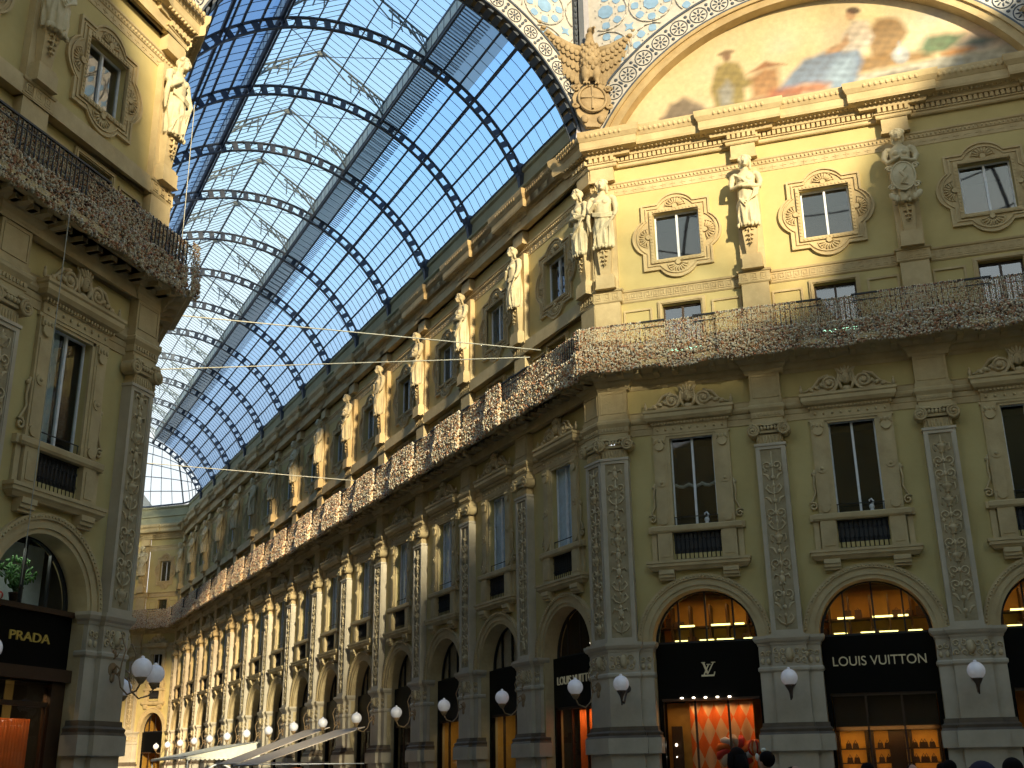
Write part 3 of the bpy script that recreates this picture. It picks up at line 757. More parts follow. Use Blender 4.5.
# left side of the arcade behind the left corner
plainwall('wall_arcade_left', (-W-.1, YE), (-W-.1, YL+.5), 21.7, 'left arcade wall hidden behind the corner', th=1.) if False else None
def yz_wall(name, x0, x1, y0, y1, z1, label, mat='wall'):
    m = MB(); m.box(x0,x1,y0,y1,GZ,z1); o = link(name, m.mesh(name,mat)); tag(o, label, 'wall', None, 'structure'); return o
yz_wall('wall_arcade_back', -W-2.6, -W-2.0, YL+.9, YE+4, 21.7, 'plain backing of the left arcade wall')
wb = empty('wall_arcade_left', (-W,YL,0), pi/2, 'left arcade wall hidden behind the near corner', 'wall', None, 'structure')
facade_mouldings(wb, 0, YE-YL, [.46]+[1.47+5.04*k for k in range(1,14)], -.4142, 0)
link('bay_wall', wall_bay(-2.75,2.75), wb, (3.49,0,0))
WBM = wall_bay(-2.52,2.52)
place_pilaster(wb, .46, 25, .46, .5, False, True)
for k in range(1,14):
    s_ = 1.47+5.04*k; place_pilaster(wb, s_, 16+k%4)
    if k > 1: link('bay_wall', WBM, wb, (s_-2.52,0,0))
    for nm,me_ in (('archivolt',ARCHM),('window_casing',CASE),('window_surround',SUR),('room_reveals',ROOMS)): link(nm, me_, wb, (s_-2.52 if k > 1 else 3.49,0,0))
E0 = (SL*R2, -SL*R2)                                   # far right corner of the right wall
yz_wall('wall_east_arcade', E0[0]+.3, E0[0]+34, E0[1]+.1, E0[1]+1.2, 21.7, 'wall of the side arcade beyond the right wall')
ys = E0[1]-W
yz_wall('wall_east_arcade_south', E0[0]+.3, E0[0]+34, ys-1.2, ys-.1, 21.7, 'south wall of the side arcade on the right')
se = plainwall('wall_southeast', (E0[0], ys), (0, ys-E0[0]), 21.8, 'octagon wall behind the camera on the right')
m = MB(); m.poly([(0,21.8),(14.4,21.8),(12.6,23.6),(11.0,25.8),(9.0,27.2),(6.0,28.6),(0,29.6)],0,1.); link('sun_blocker', m.mesh('sun_blocker','wall'), se)  # added unseen outline, shaped so its shadow edge slants across the right wall
yz_wall('wall_south_arcade', .02, 1.2, -96, ys-E0[0]-.2, 21.7, 'right wall of the south arcade behind the camera')
yz_wall('wall_south_arcade_left', -W-1.2, -W-.02, -96, ys-E0[0]-.2, 21.7, 'left wall of the south arcade behind the camera')
yz_wall('wall_south_portal', -W-1.2, 1.2, -98, -96, 36.6, 'tall portal closing the south arcade behind the camera')
LW = (-W-SL*R2, YL-SL*R2)
yz_wall('wall_west_arcade', LW[0]-34, LW[0]-.3, LW[1]+.2, LW[1]+1.2, 21.7, 'wall of the side arcade on the left')
sw = plainwall('wall_southwest', (-W, ys-E0[0]), (LW[0], ys), 22.0, 'octagon wall behind the camera on the left')

m = MB(); m.poly([(5.4,22),(15.9,22),(15.9,30),(9.4,30),(6.8,26)],0,1.); link('sun_blocker', m.mesh('sun_blocker','wall'), sw)  # added unseen rise, shaped to keep sun off the outer left wall
yz_wall('wall_west_arcade_south', LW[0]-34, LW[0]-.3, ys-1.2, ys-.1, 21.7, 'south wall of the side arcade on the left')
yz_wall('wall_west_portal', LW[0]-35, LW[0]-34, ys-1.2, LW[1]+1.2, 30, 'portal closing the side arcade on the left')
yz_wall('wall_east_portal', E0[0]+34, E0[0]+35, ys-1.2, E0[1]+1.2, 30, 'portal closing the side arcade on the right')
wp = empty('wall_end_portal', (-W+3,YE+3.6,0), 0, 'central part of the far end wall', 'wall', None, 'structure')
PL = W-6.4; facade_mouldings(wp, 0, PL, [.6,PL-.6], 0, 0)
place_pilaster(wp, .6, 26); place_pilaster(wp, PL-.6, 27)
for nm,me_ in (('bay_wall',wall_bay(-PL/2,PL/2)),('archivolt',ARCHM),('window_casing',CASE),('scrolled_pediment',PED),('window_surround',SUR),('mezzanine_panels',MEZ),('room_reveals',ROOMS)): link(nm, me_, wp, (PL/2,0,0))
# ------------------------------------------------------------------ upper octagon: painted lunette, arches and spandrels
def ring_on(root, cx, cz, parts, a0, a1, n=72):
    pass
def spandrel(name, x0, x1, cx, cz, r, ztop, y, mat='whitestone'):
    m = MB(); n = 60
    for i in range(n):
        xa, xb = x0+(x1-x0)*i/n, x0+(x1-x0)*(i+1)/n
        def zz(x):
            q = r*r-(x-cx)**2; return max(21.7, cz+sqrt(q)) if q > 0 else 21.7
        za, zb = zz(xa), zz(xb)
        m.add([(xa,y,za),(xb,y,zb),(xb,y,ztop),(xa,y,ztop),(xa,y+.25,za),(xb,y+.25,zb),(xb,y+.25,ztop),(xa,y+.25,ztop)],[(0,1,2,3),(7,6,5,4),(0,4,5,1)])
    return m.mesh(name, mat)
def rosette_band(cx, cz, r0, r1, a0, a1, y):
    m = MB(); rm = (r0+r1)/2; n = int(abs(a1-a0)*rm/.82)
    for i in range(n):
        t = a0+(a1-a0)*(i+.5)/n; x,z = cx+rm*cos(t), cz+rm*sin(t)
        R = (r1-r0)*.40
        m.tube([(x+R*cos(q*pi/8),y,z+R*sin(q*pi/8)) for q in range(16)],.022,4,closed=True)
        for q in range(8):
            u = q*pi/4; m.ell((x+R*.55*cos(u),y,z+R*.55*sin(u)),(R*.28,.02,.032),6,4,Matrix.Rotation(-u,3,'Y'))
        m.ell((x,y,z),(.06,.03,.06),6,4)
        tt = a0+(a1-a0)*(i+1)/n
        for s in (-1,1):
            rr = rm+s*(r1-r0)*.30; m.ell((cx+rr*cos(tt),y,cz+rr*sin(tt)),(.07,.02,.07),6,4)
        m.ell((cx+rm*cos(tt),y,cz+rm*sin(tt)),(.05,.02,.12),6,4,Matrix.Rotation(-tt+pi/2,3,'Y'))
    return m
def lattice(x0, x1, cx, cz, r, ztop, y, pitch=1.75, xoff=0):
    # pierced star panels: round and octagonal blue panes in the white stucco
    m = MB(); w = MB()
    ok = lambda x,z,q: x0+q < x < x1-q and z < ztop-q and (x-cx)**2+(z-cz)**2 > (r+q)**2 and z > 22.3
    nx = int((x1-x0)/pitch)+2; nz = 10
    for i in range(nx):
        for j in range(nz):
            X = x0+xoff+pitch*i; Z = 22.0+pitch*j
            if ok(X,Z,.26): m.poly([(X+.30*cos(pi/8+k*pi/4),Z+.30*sin(pi/8+k*pi/4)) for k in range(8)],y-.03,y+.1)
            for k in range(8):
                t = k*pi/4; px,pz = X+.62*cos(t), Z+.62*sin(t)
                if ok(px,pz,.15): m.poly([(px+(.17 if q%2 else .15)*cos(q*pi/4+t),pz+(.17 if q%2 else .15)*sin(q*pi/4+t)) for q in range(8)],y-.025,y+.1)
                t += pi/8; px,pz = X+.42*cos(t), Z+.42*sin(t)
                if ok(px,pz,.08): w.ell((px,y-.03,pz),(.03,.02,.03),5,4)
            X2,Z2 = X+pitch/2,Z+pitch/2
            if ok(X2,Z2,.2):
                m.poly([(X2+(.24 if q%2 else .10)*cos(q*pi/4),Z2+(.24 if q%2 else .10)*sin(q*pi/4)) for q in range(8)],y-.025,y+.1)
            for k in range(16):
                t0 = k*pi/8; 
                p = [(X+.83*cos(t0+q*pi/16), Z+.83*sin(t0+q*pi/16)) for q in range(3)]
                if all(ok(a,b,.03) for a,b in p): w.tube([(a,y-.03,b) for a,b in p],.03,4)
    return m, w
ZT = 31.
# on the right wall
CX, CZ, = 8.0, 18.0
sp = link('spandrel', spandrel('spandrel', .0, 16., CX, CZ, 9.0, ZT, .22), wr)
b = MB(); b.band(arc(CX,CZ,8.45,.42,pi-.42,80), arc(CX,CZ,9.35,.42,pi-.42,80), .05, .3); link('white_arch_band', b.mesh('white_arch_band','whitestone'), wr)
o = link('rosettes', rosette_band(CX,CZ,8.5,9.3,.44,pi-.44,.04).mesh('rosettes','bluegrey'), wr)
b = MB()
for r0,r1,y in ((9.31,9.39,.0),(8.41,8.49,-.01)): b.band(arc(CX,CZ,r0,.40,pi-.40,80), arc(CX,CZ,r1,.40,pi-.40,80), y, .3)
link('dark_arch_line', b.mesh('dark_arch_line','bluegrey'), wr)
b = MB()
for r0,r1,y in ((7.95,8.05,-.02),(8.05,8.28,.05),(8.28,8.41,-.03)): b.band(arc(CX,CZ,r0,.43,pi-.43,80), arc(CX,CZ,r1,.43,pi-.43,80), y, .6)
link('arch_moulding', b.mesh('arch_moulding','trim'), wr)
pm,pw2 = lattice(.3,15.7,CX,CZ,9.45,ZT,.22,1.75,.55); link('blue_panes', pm.mesh('blue_panes','bluepane'), wr); link('star_tracery', pw2.mesh('star_tracery','whitestone'), wr)
# over the arcade opening (front faces the octagon)
ao = empty('wall_arcade_arch', (0,0,0), 0, 'white pierced spandrel over the arcade opening', 'wall', None, 'structure')
AX, AZ = -W/2, 19.85
link('spandrel', spandrel('spandrel', -W, 0, AX, AZ, 7.7, ZT, .22), ao)
A0 = .22
b = MB(); b.band(arc(AX,AZ,7.32,A0,pi-A0,80), arc(AX,AZ,8.08,A0,pi-A0,80), .05, .3); link('white_arch_band', b.mesh('white_arch_band','whitestone'), ao)
link('rosettes', rosette_band(AX,AZ,7.36,8.04,.38,pi-.38,.04).mesh('rosettes','bluegrey'), ao)
b = MB()
for r0,r1,y in ((8.04,8.11,.0),(7.27,7.33,-.01)): b.band(arc(AX,AZ,r0,A0,pi-A0,80), arc(AX,AZ,r1,A0,pi-A0,80), y, .3)
link('dark_arch_line', b.mesh('dark_arch_line','bluegrey'), ao)
b = MB(); b.band(arc(AX,AZ,7.27,A0,pi-A0,80), arc(AX,AZ,7.7,A0,pi-A0,80), .1, .62); link('arch_soffit', b.mesh('arch_soffit','brick'), ao)
b = MB()
for i in range(48):
    t = A0+(pi-2*A0)*i/48
    b.band(arc(AX,AZ,7.17,t,t+.035,1), arc(AX,AZ,7.3,t,t+.009,1), .12, .62)
b.band(arc(AX,AZ,7.15,A0,pi-A0,80), arc(AX,AZ,7.3,A0,pi-A0,80), .60, .64); link('soffit_ribs', b.mesh('soffit_ribs','bluegrey'), ao)
pm,pw2 = lattice(-W+.3,-.3,AX,AZ,8.2,ZT,.22,1.75,.35); link('blue_panes', pm.mesh('blue_panes','bluepane'), ao); link('star_tracery', pw2.mesh('star_tracery','whitestone'), ao)
# corner mullions rising between the arches
for nm,(cx,cy) in (('trim_1',(.02,.02)),('trim_2',(SL*R2,-SL*R2))):
    m = MB(); m.box(-.16,.0,-.22,.3,24.2,ZT); m.cur = 1; m.box(.0,.20,-.18,.3,24.2,ZT); m.cur = 0; m.box(-.2,-.16,-.26,.3,24.2,ZT); m.box(-.34,-.24,-.15,.2,24.2,ZT)
    for i in range(26): m.ell((-.29,-.17,24.4+i*.26),(.05,.05,.11),6,4)
    m.cur = 1; m.poly([(-.8,23.9),(-.35,22.6),(-.45,21.75),(.45,21.75),(.35,22.6),(.8,23.9),(.2,24.4),(-.2,24.4)],-.12,.3)
    o = link(nm, m.mesh(nm,['bluegrey','lilac']), None, (cx,cy,0), (0,0,-pi/8 if nm=='trim_1' else -pi/4-pi/8)); tag(o,'slim grey mullion rising between two arches behind the eagle' if nm=='trim_1' else 'grey mullion at the upper right corner of the picture','trim',None,'structure')
# painted lunette (generic allegory in the same colours)
def mix(a,b,t): return tuple(a[i]*(1-t)+b[i]*t for i in range(3))
def inside(poly, x, y):
    c = False; n = len(poly); dmin = 9
    for i in range(n):
        x1,y1 = poly[i]; x2,y2 = poly[(i+1)%n]
        if (y1 > y) != (y2 > y) and x < (x2-x1)*(y-y1)/(y2-y1)+x1: c = not c
        dx,dy = x2-x1,y2-y1; t = max(0,min(1,((x-x1)*dx+(y-y1)*dy)/(dx*dx+dy*dy+1e-9))); dmin = min(dmin, sqrt((x-x1-t*dx)**2+(y-y1-t*dy)**2))
    return dmin if c else -dmin
def oval(cx,cz,rx,rz,rot=0,n=14): return [(cx+rx*cos(2*pi*k/n)*cos(rot)-rz*sin(2*pi*k/n)*sin(rot), cz+rx*cos(2*pi*k/n)*sin(rot)+rz*sin(2*pi*k/n)*cos(rot)) for k in range(n)]
PAINT = [ # (outline in wall s,z ; colour ; softness)
 ([(1.5,21.3),(3.2,22.05),(5.5,22.05),(15,22.55),(15,21.3)],(.42,.38,.28),.08),
 ([(2.9,21.7),(3.0,22.2),(5.0,22.3),(8.0,22.35),(8.0,21.7)],(.20,.13,.08),.08),
 ([(9.1,21.9),(9.2,22.45),(13.3,22.6),(13.3,21.9)],(.44,.42,.34),.05),
 ([(3.0,22.1),(3.4,22.7),(3.9,22.9),(4.6,22.4),(4.6,22.1)],(.16,.13,.10),.12),
 ([(5.0,22.2),(4.9,23.1),(5.15,23.9),(5.5,24.1),(5.95,23.9),(6.2,23.2),(6.5,23.1),(6.4,22.9),(6.05,22.8),(6.05,22.2)],(.25,.20,.06),.10),
 ([(5.2,22.25),(5.15,22.9),(5.5,23.3),(5.7,22.9),(5.6,22.25)],(.33,.33,.30),.12),
 (oval(5.55,24.28,.16,.20),(.22,.12,.07),.06), (oval(5.55,24.42,.30,.09),(.20,.13,.07),.05),
 ([(6.3,22.3),(6.35,23.2),(6.8,23.5),(7.3,23.4),(7.3,22.3)],(.36,.18,.07),.15),
 ([(6.2,23.35),(6.9,23.75),(7.6,23.45),(6.9,23.5)],(.28,.12,.05),.06),
 ([(10.5,23.0),(10.35,24.0),(10.8,24.6),(11.5,24.45),(11.75,23.8),(11.3,23.2),(10.9,22.9)],(.25,.14,.05),.12),
 ([(9.9,22.5),(10.0,23.2),(11.2,23.1),(12.4,22.9),(12.4,22.6)],(.24,.13,.04),.15),
 ([(7.1,22.3),(7.5,22.8),(8.2,23.5),(9.2,23.7),(10.1,23.6),(10.15,23.0),(9.9,22.4),(9.6,21.9),(9.2,21.8),(9.0,22.3),(8.2,22.5)],(.13,.20,.31),.12),
 ([(8.8,22.4),(9.2,23.2),(9.9,23.4),(9.8,22.7),(9.5,22.0)],(.28,.36,.44),.18),
 ([(9.5,23.5),(9.6,24.2),(10.0,24.7),(10.5,24.6),(10.6,23.9),(10.4,23.5)],(.60,.52,.42),.10),
 ([(9.4,23.55),(8.95,23.55),(9.0,23.75),(9.5,23.9),(9.75,24.2),(9.8,23.8)],(.48,.28,.14),.06),
 (oval(9.95,24.95,.17,.22,.3),(.50,.30,.16),.05), (oval(10.05,25.12,.25,.15,-.2),(.07,.04,.03),.05),
 ([(6.7,22.2),(7.0,22.55),(8.6,22.5),(9.0,22.35),(8.8,22.1)],(.34,.12,.06),.14),
 (oval(11.4,22.95,.28,.36),(.38,.40,.40),.06), (oval(11.35,23.1,.10,.12),(.7,.7,.65),.08), (oval(11.4,23.42,.07,.12),(.35,.33,.3),.04),
 ([(12.0,23.0),(12.3,23.5),(13.0,23.45),(13.5,23.3),(13.2,22.95),(12.8,22.75),(12.2,22.8)],(.06,.14,.07),.14),
 ([(13.2,22.9),(13.7,23.15),(14.5,22.9),(14.0,22.7)],(.10,.14,.12),.14),
 (oval(13.2,22.68,.55,.12,.0),(.50,.22,.07),.10), (oval(11.2,22.25,.7,.10,.05),(.20,.17,.13),.08),
]
NXP, NZP = 230, 84
m = MB(); cols = []
rnd = random.Random(3)
def noise2(x,z): return .5+.5*(sin(x*1.7+z*2.3)+sin(x*3.1-z*1.9+1.3)+sin(x*.9+z*4.1+.4))/3
for j in range(NZP+1):
    for i in range(NXP+1):
        u = i/NXP; t = j/NZP
        ang = pi-.46-(pi-.92)*u; r = 7.98
        x = CX+r*cos(ang)*1.0; ztop = CZ+r*sin(ang); z = 21.3+(ztop-21.3)*t
        m.v.append((x,.42,z))
        h = (z-21.6)/4.6
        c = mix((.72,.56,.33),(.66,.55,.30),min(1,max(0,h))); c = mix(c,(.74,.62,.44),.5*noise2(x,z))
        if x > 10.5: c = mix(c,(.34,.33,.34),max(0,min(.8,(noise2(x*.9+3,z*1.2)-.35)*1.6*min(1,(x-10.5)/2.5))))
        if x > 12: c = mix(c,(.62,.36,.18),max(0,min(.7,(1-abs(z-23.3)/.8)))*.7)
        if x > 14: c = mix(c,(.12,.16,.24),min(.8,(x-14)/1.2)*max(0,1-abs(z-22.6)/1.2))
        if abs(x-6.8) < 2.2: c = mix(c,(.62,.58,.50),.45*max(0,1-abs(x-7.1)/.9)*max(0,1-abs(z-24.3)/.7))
        q = noise2(x*2.3,z*2.9)
        for pl,pc_,sf in PAINT:
            d = inside(pl,x+.38+.05*(q-.5),z-.12+.05*(noise2(z*3,x*3)-.5))
            if d > -sf: 
                al = max(0,min(1,(d+sf)/(2*sf))); cc = tuple(k*(.72+.5*noise2(x*5+pc_[0]*9,z*6)) for k in pc_); c = mix(c,cc,al*.88)
        cols.append((*c,1.))
for j in range(NZP):
    for i in range(NXP): a = j*(NXP+1)+i; m.f.append((a,a+1,a+NXP+2,a+NXP+1)); m.sm.append(True); m.mi.append(0)
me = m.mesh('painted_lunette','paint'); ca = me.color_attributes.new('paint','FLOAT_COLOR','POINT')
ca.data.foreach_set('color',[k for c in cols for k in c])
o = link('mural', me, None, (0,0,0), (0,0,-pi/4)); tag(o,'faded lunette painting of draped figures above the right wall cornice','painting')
m = MB()
pts = arc(CX,CZ,8.2,.40,pi-.40,50); m.poly(pts[::1],.6,.9); link('lunette_backing', m.mesh('lunette_backing','wall'), wr)

# ------------------------------------------------------------------ glass vault
VX, VZ = -7.07, 20.06; VR = 8.17
RIBY = [5.70+5.04*k for k in range(13)]
ceil = empty('ceiling', (0,0,0), 0, 'arched iron and glass barrel roof over the long arcade', 'glass roof', None, 'structure')
AF = radians(64.2); AL = radians(21.6)
def vp(ang, y, r=VR): return (VX+r*sin(ang), y, VZ+r*cos(ang))
def rib(y, name='rib'):
    m = MB()
    def chord(r0,r1,t):
        inn = [(VX+r0*sin(a),VZ+r0*cos(a)) for a in [-AF+2*AF*i/72 for i in range(73)]]; out = [(VX+r1*sin(a),VZ+r1*cos(a)) for a in [-AF+2*AF*i/72 for i in range(73)]]
        m.band(inn,out,-t,t)
    chord(7.68,7.74,.075); chord(8.09,8.15,.075)
    N = 30
    for i in range(N+1):
        a = -AF+2*AF*i/N; da = .0095
        inn = [(VX+7.72*sin(q),VZ+7.72*cos(q)) for q in (a-da*1.6,a-da,a+da,a+da*1.6)]
        out = [(VX+8.13*sin(q),VZ+8.13*cos(q)) for q in (a-da*1.6,a-da,a+da,a+da*1.6)]
        m.band(inn,out,-.05,.05)
        m.ell((VX+7.91*sin(a),0,VZ+7.91*cos(a)),(.11,.05,.11),6,4)
    for sx in (-1,1):
        x = VX+sx*7.30
        m.box(x-.16,x+.16,-.16,.16,23.2,23.75); m.taper(x-.05,x+.05,22.55,x-.14,x+.14,23.2,-.05,.10,-.14)
        m.ell((x,0,22.5),(.06,.06,.14),6,4)
    return m.mesh(name,'roofiron')
RIBM = rib(0)
for y in RIBY: link('rib', RIBM, ceil, (0,y,0))
Y0, Y1 = .62, RIBY[-1]
angs = [AL + (AF-AL)*i/7 for i in range(8)]
for s in (-1,1):
    for i,a in enumerate(angs):
        m = MB(); big = i in (0,3); r = (.10 if i == 0 else .08) if big else .055
        y = Y0; n = 60 
        m.tube([vp(s*a,Y0+(Y1-Y0)*k/n,VR-.05-(.02*(k%2) if not big else 0)) for k in range(n+1)], r, 6, False)
        if big: m.tube([vp(s*a,Y0+(Y1-Y0)*k/n,VR-.28) for k in range(n+1)], .05, 5, False)
        link('purlin', m.mesh('purlin','roofiron'), ceil)
def barset(a0, a1, ys, r, t=.016):
    m = MB()
    for y in ys:
        m.tube([vp(a0+(a1-a0)*k/8,y,VR) for k in range(9)], t, 4, False)
    return m
segY = [Y0]+RIBY
for s in (-1,1):
    for k in range(len(segY)-1):
        ya,yb = segY[k],segY[k+1]; n = 9 if k else 8
        g = MB(); NA = 14
        vs = [vp(s*(AL+(AF-AL)*i/NA),y,VR+.03) for y in (ya,yb) for i in range(NA+1)]
        for i in range(NA):
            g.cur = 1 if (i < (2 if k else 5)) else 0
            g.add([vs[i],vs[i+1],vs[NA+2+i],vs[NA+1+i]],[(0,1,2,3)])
        gp = link('glass_panel', g.mesh('glass_panel',['dimglass','dimglass'] if s < 0 else ['glassroof','dustyglass']), ceil)
        b = MB()
        for j in range(1,n): b.merge(barset(s*AL,s*AF,[ya+(yb-ya)*j/n],VR))
        link('glazing_bars', b.mesh('glazing_bars','roofiron'), gp)
# raised lantern along the crown
LX = 3.02; LZ0 = VZ+VR*cos(AL); LZ1 = LZ0+.75; LZR = LZ1+1.75
for s in (-1,1):
    x = VX+s*LX
    m = MB(); m.box(x-.05,x+.05,Y0,Y1,LZ0-.05,LZ0+.62); 
    link('lantern_curb', m.mesh('lantern_curb','palemetal'), ceil)
    m = MB(); y = Y0
    while y < Y1: m.box(x-.06,x+.06,y-.02,y+.02,LZ0,LZ1); y += .63
    m.box(x-.07,x+.07,Y0,Y1,LZ1-.12,LZ1); link('lantern_side', m.mesh('lantern_side','roofiron'), ceil)
    # louvred walkway beside the crown
    m = MB(); w0,w1 = (AL+.01, AL+.16)
    if s > 0:
        p0,p1 = vp(s*w0,0,VR+.22),vp(s*w1,0,VR+.22)
        y = Y0
        while y < Y1: m.add([(p0[0],y,p0[2]),(p1[0],y,p1[2]),(p1[0],y+.06,p1[2]),(p0[0],y+.06,p0[2]),(p0[0],y,p0[2]+.02),(p1[0],y,p1[2]+.02),(p1[0],y+.06,p1[2]+.02),(p0[0],y+.06,p0[2]+.02)],[(0,1,2,3),(7,6,5,4),(0,4,5,1),(2,6,7,3)]); y += .19
        link('walkway', m.mesh('walkway','louvre'), ceil)
def lantern_truss():
    m = MB(); xe = LX-.05
    for s in (-1,1):
        m.tube([(VX+s*xe,0,LZ1),(VX,0,LZR)],.05,5,False)
        m.tube([(VX+s*xe,0,LZ1),(VX+s*1.3,0,LZ1+.42),(VX,0,LZR-.12)],.03,5,False)
        # curved bracket with pierced web
        for q in range(7):
            t = q/6; xa = VX+s*(xe-.05-1.5*t); zb = LZ1+.75*1.16*t*1.0
            m.tube([(xa,0,LZ1+1.75*(1.5*t+.05)/LX),(VX+s*(xe-.05-1.5*t*t),0,LZ1-.5*(1-t)**2)],.03,4,False)
        m.tube([(VX+s*xe,0,LZ0),(VX+s*(xe-.25),0,LZ1-.35),(VX+s*(xe-.8),0,LZ1+.2),(VX+s*(xe-1.7),0,LZ1+.85)],.05,5)
    m.ell((VX,0,LZR-.14),(.26,.05,.16),10,5)
    return m.mesh('lantern_truss','palemetal')
LT = lantern_truss(); LT.materials[0] = M['greymetal']
for k,y in enumerate(RIBY): link('lantern_truss', LT, ceil, (0,y-.25,0))
for s in (-1,1):
    for k in range(len(segY)-1):
        ya,yb = segY[k],segY[k+1]
        g = MB(); g.add([(VX+s*(LX+.25),ya,LZ1-.1),(VX+s*(LX+.25),yb,LZ1-.1),(VX,yb,LZR+.06),(VX,ya,LZR+.06)],[(0,1,2,3)])
        gp = link('glass_panel', g.mesh('glass_panel','lantern'), ceil)
        b = MB(); n = 12
        for j in range(1,n): y = ya+(yb-ya)*j/n; b.tube([(VX+s*(LX+.25),y,LZ1-.1),(VX,y,LZR+.05)],.017,4,False)
        link('glazing_bars', b.mesh('glazing_bars','roofiron'), gp)
m = MB(); m.tube([(VX,Y0,LZR),(VX,Y1,LZR)],.06,6,False)
for s in (-1,1):
    for q in (.33,.66): m.tube([(VX+s*LX*q,Y0,LZR-(LZR-LZ1)*q),(VX+s*LX*q,Y1,LZR-(LZR-LZ1)*q)],.035,5,False)
    m.tube([(VX+s*LX,Y0,LZ0-.02),(VX+s*LX,Y1,LZ0-.02)],.09,6,False)
link('lantern_ridge', m.mesh('lantern_ridge','roofiron'), ceil)
# tension rods below the crown
m = MB()
for k in range(len(RIBY)-1):
    y0_,y1_ = RIBY[k],RIBY[k+1]
    for s in (-1,1):
        m.tube([(VX+s*LX,y0_,LZ0-.1),(VX-s*.2,y1_,LZR-.2)],.02,4,False)
link('wind_bracing', m.mesh('wind_bracing','roofiron'), ceil)
# hipped far end
YH = Y1; eave = [(.25,23.6,YE-1.0),(-3.6+.2,23.6,YE+3.3),(-W+3.6,23.6,YE+3.3),(-W,23.6,YE-1.0)]
def eave_pt(t):
    segs = [((.23,Y1),(.23,YE)),((.23,YE),(-3.4,YE+3.7)),((-3.4,YE+3.7),(-W+3.5,YE+3.7)),((-W+3.5,YE+3.7),(-W-.1,YE)),((-W-.1,YE),(-W-.1,Y1))]
    Ls = [sqrt((a[0]-b_[0])**2+(a[1]-b_[1])**2) for a,b_ in segs]; T = sum(Ls)*t
    for (a,b_),l in zip(segs,Ls):
        if T <= l+1e-6: q = T/l; return (a[0]+(b_[0]-a[0])*q, a[1]+(b_[1]-a[1])*q, 23.6)
        T -= l
    return (-W-.1,Y1,23.6)
NH = 24; g = MB(); b = MB(); rows = []
for j in range(7):
    q = j/6; row = []
    for i in range(NH+1):
        t = i/NH; a = AF-2*AF*t; P = Vector(vp(a,Y1,VR)); Q = Vector(eave_pt(t)); bow = .9*sin(pi*q)*max(0,cos(a))*1.2
        row.append(P.lerp(Q,q)+Vector((0,bow*.6,bow)))
    rows.append(row)
g.add([p for r in rows for p in r],[(j*(NH+1)+i,j*(NH+1)+i+1,(j+1)*(NH+1)+i+1,(j+1)*(NH+1)+i) for j in range(6) for i in range(NH)],False)
gp = link('glass_panel', g.mesh('glass_panel','lantern'), ceil)
for j in range(1,7): b.tube(rows[j],.04 if j<6 else .09,5,False)
for i in range(0,NH+1): b.tube([rows[j][i] for j in range(7)],.07 if i in (5,9,15,19) else .03,5,False)
link('hip_bars', b.mesh('hip_bars','roofiron'), gp)
# attic parapets that carry the vault
def attic(root, L0, L1, l0, l1):
    m = MB(); m.sweep([(L0,.0),(L1,.0)],[(-1.2,21.7),(-.05,21.7),(-.05,21.95),(-.22,22.0),(-.22,22.5),(-.12,22.55),(-.12,22.65),(-.30,22.7),(-.30,23.3),(-.2,23.36),(-.2,23.5),(-1.2,23.5)], l0,l1)
    link('attic_parapet', m.mesh('attic_parapet','attic'), root)
attic(wa, -YE, -.2, .4142, 0); attic(we, -5.3, 0, 0, -.4142)
m = MB(); m.box(-W-1.2,-W+.1,1.2,YE+4,21.7,23.5); m.box(-W+3,-3.4,YE+4.6,YE+5.4,GZ,23.5); m.box(-W+3,-3.4,YE+3.9,YE+5.4,21.7,23.5)
o = link('wall_far_portal', m.mesh('wall_far_portal','attic')); tag(o,'plain attic and portal wall closing the far end','wall',None,'structure')
# distant roof outside the far end
m = MB(); m.box(-16,2.,YE+30,YE+42,0,29.5); m.poly([(-16,29.5),(2,29.5),(-1,33.0),(-6,34.5),(-13,33.0)],YE+30,YE+42)
o = link('distant_building', m.mesh('distant_building','outer')); tag(o,'grey building roof seen through the far end of the glass roof','building')
# floor
m = MB(); m.box(-60,60,-100,YE+30,GZ-.3,GZ); o = link('floor', m.mesh('floor','paving')); tag(o,'grey stone paving of the gallery','floor',None,'structure')

# ------------------------------------------------------------------ balconies: railing and hanging strings of lights
def railing(path, l0, l1):
    m = MB()
    m.sweep(path, [(.70,14.0),(.76,14.0),(.76,14.05),(.70,14.05)], l0, l1); m.sweep(path, [(.71,12.86),(.75,12.86),(.75,12.90),(.71,12.90)], l0, l1)
    m.sweep(path, [(.72,13.80),(.74,13.80),(.74,13.83),(.72,13.83)], l0, l1)
    def bal(x,y):
        m.box(x-.012,x+.012,y-.742,y-.718,12.70,14.0); m.ell((x,y-.73,13.35),(.035,.02,.10),5,4)
    run_along(path,.15,bal)
    return m
for root,key,L,l0,l1,lab in ((wr,'r',0,-.4142,.4142,'black iron balcony railing across the right wall'),(wa,'a',0,.4142,.4142,'black iron balcony railing along the long arcade wall'),
                       (wl,'l',0,-.4142,.4142,'black iron balcony railing on the left wall'),(we,'e',0,0,-.4142,'black iron balcony railing on the far end wall')):
    o = link('balcony_railing', railing(paths[key],l0,l1).mesh('balcony_railing','iron'), None, root.location, (0,0,root.rotation_euler[2])); tag(o, lab, 'railing', 'iron balcony railings')
def bead(m, x, y, z, r=.022):
    m.add([(x,y,z-r*1.5),(x+r,y-r,z),(x+r,y+r,z),(x-r,y+r,z),(x-r,y-r,z),(x,y,z+r*1.5)],[(0,2,1),(0,3,2),(0,4,3),(0,1,4),(5,1,2),(5,2,3),(5,3,4),(5,4,1)])
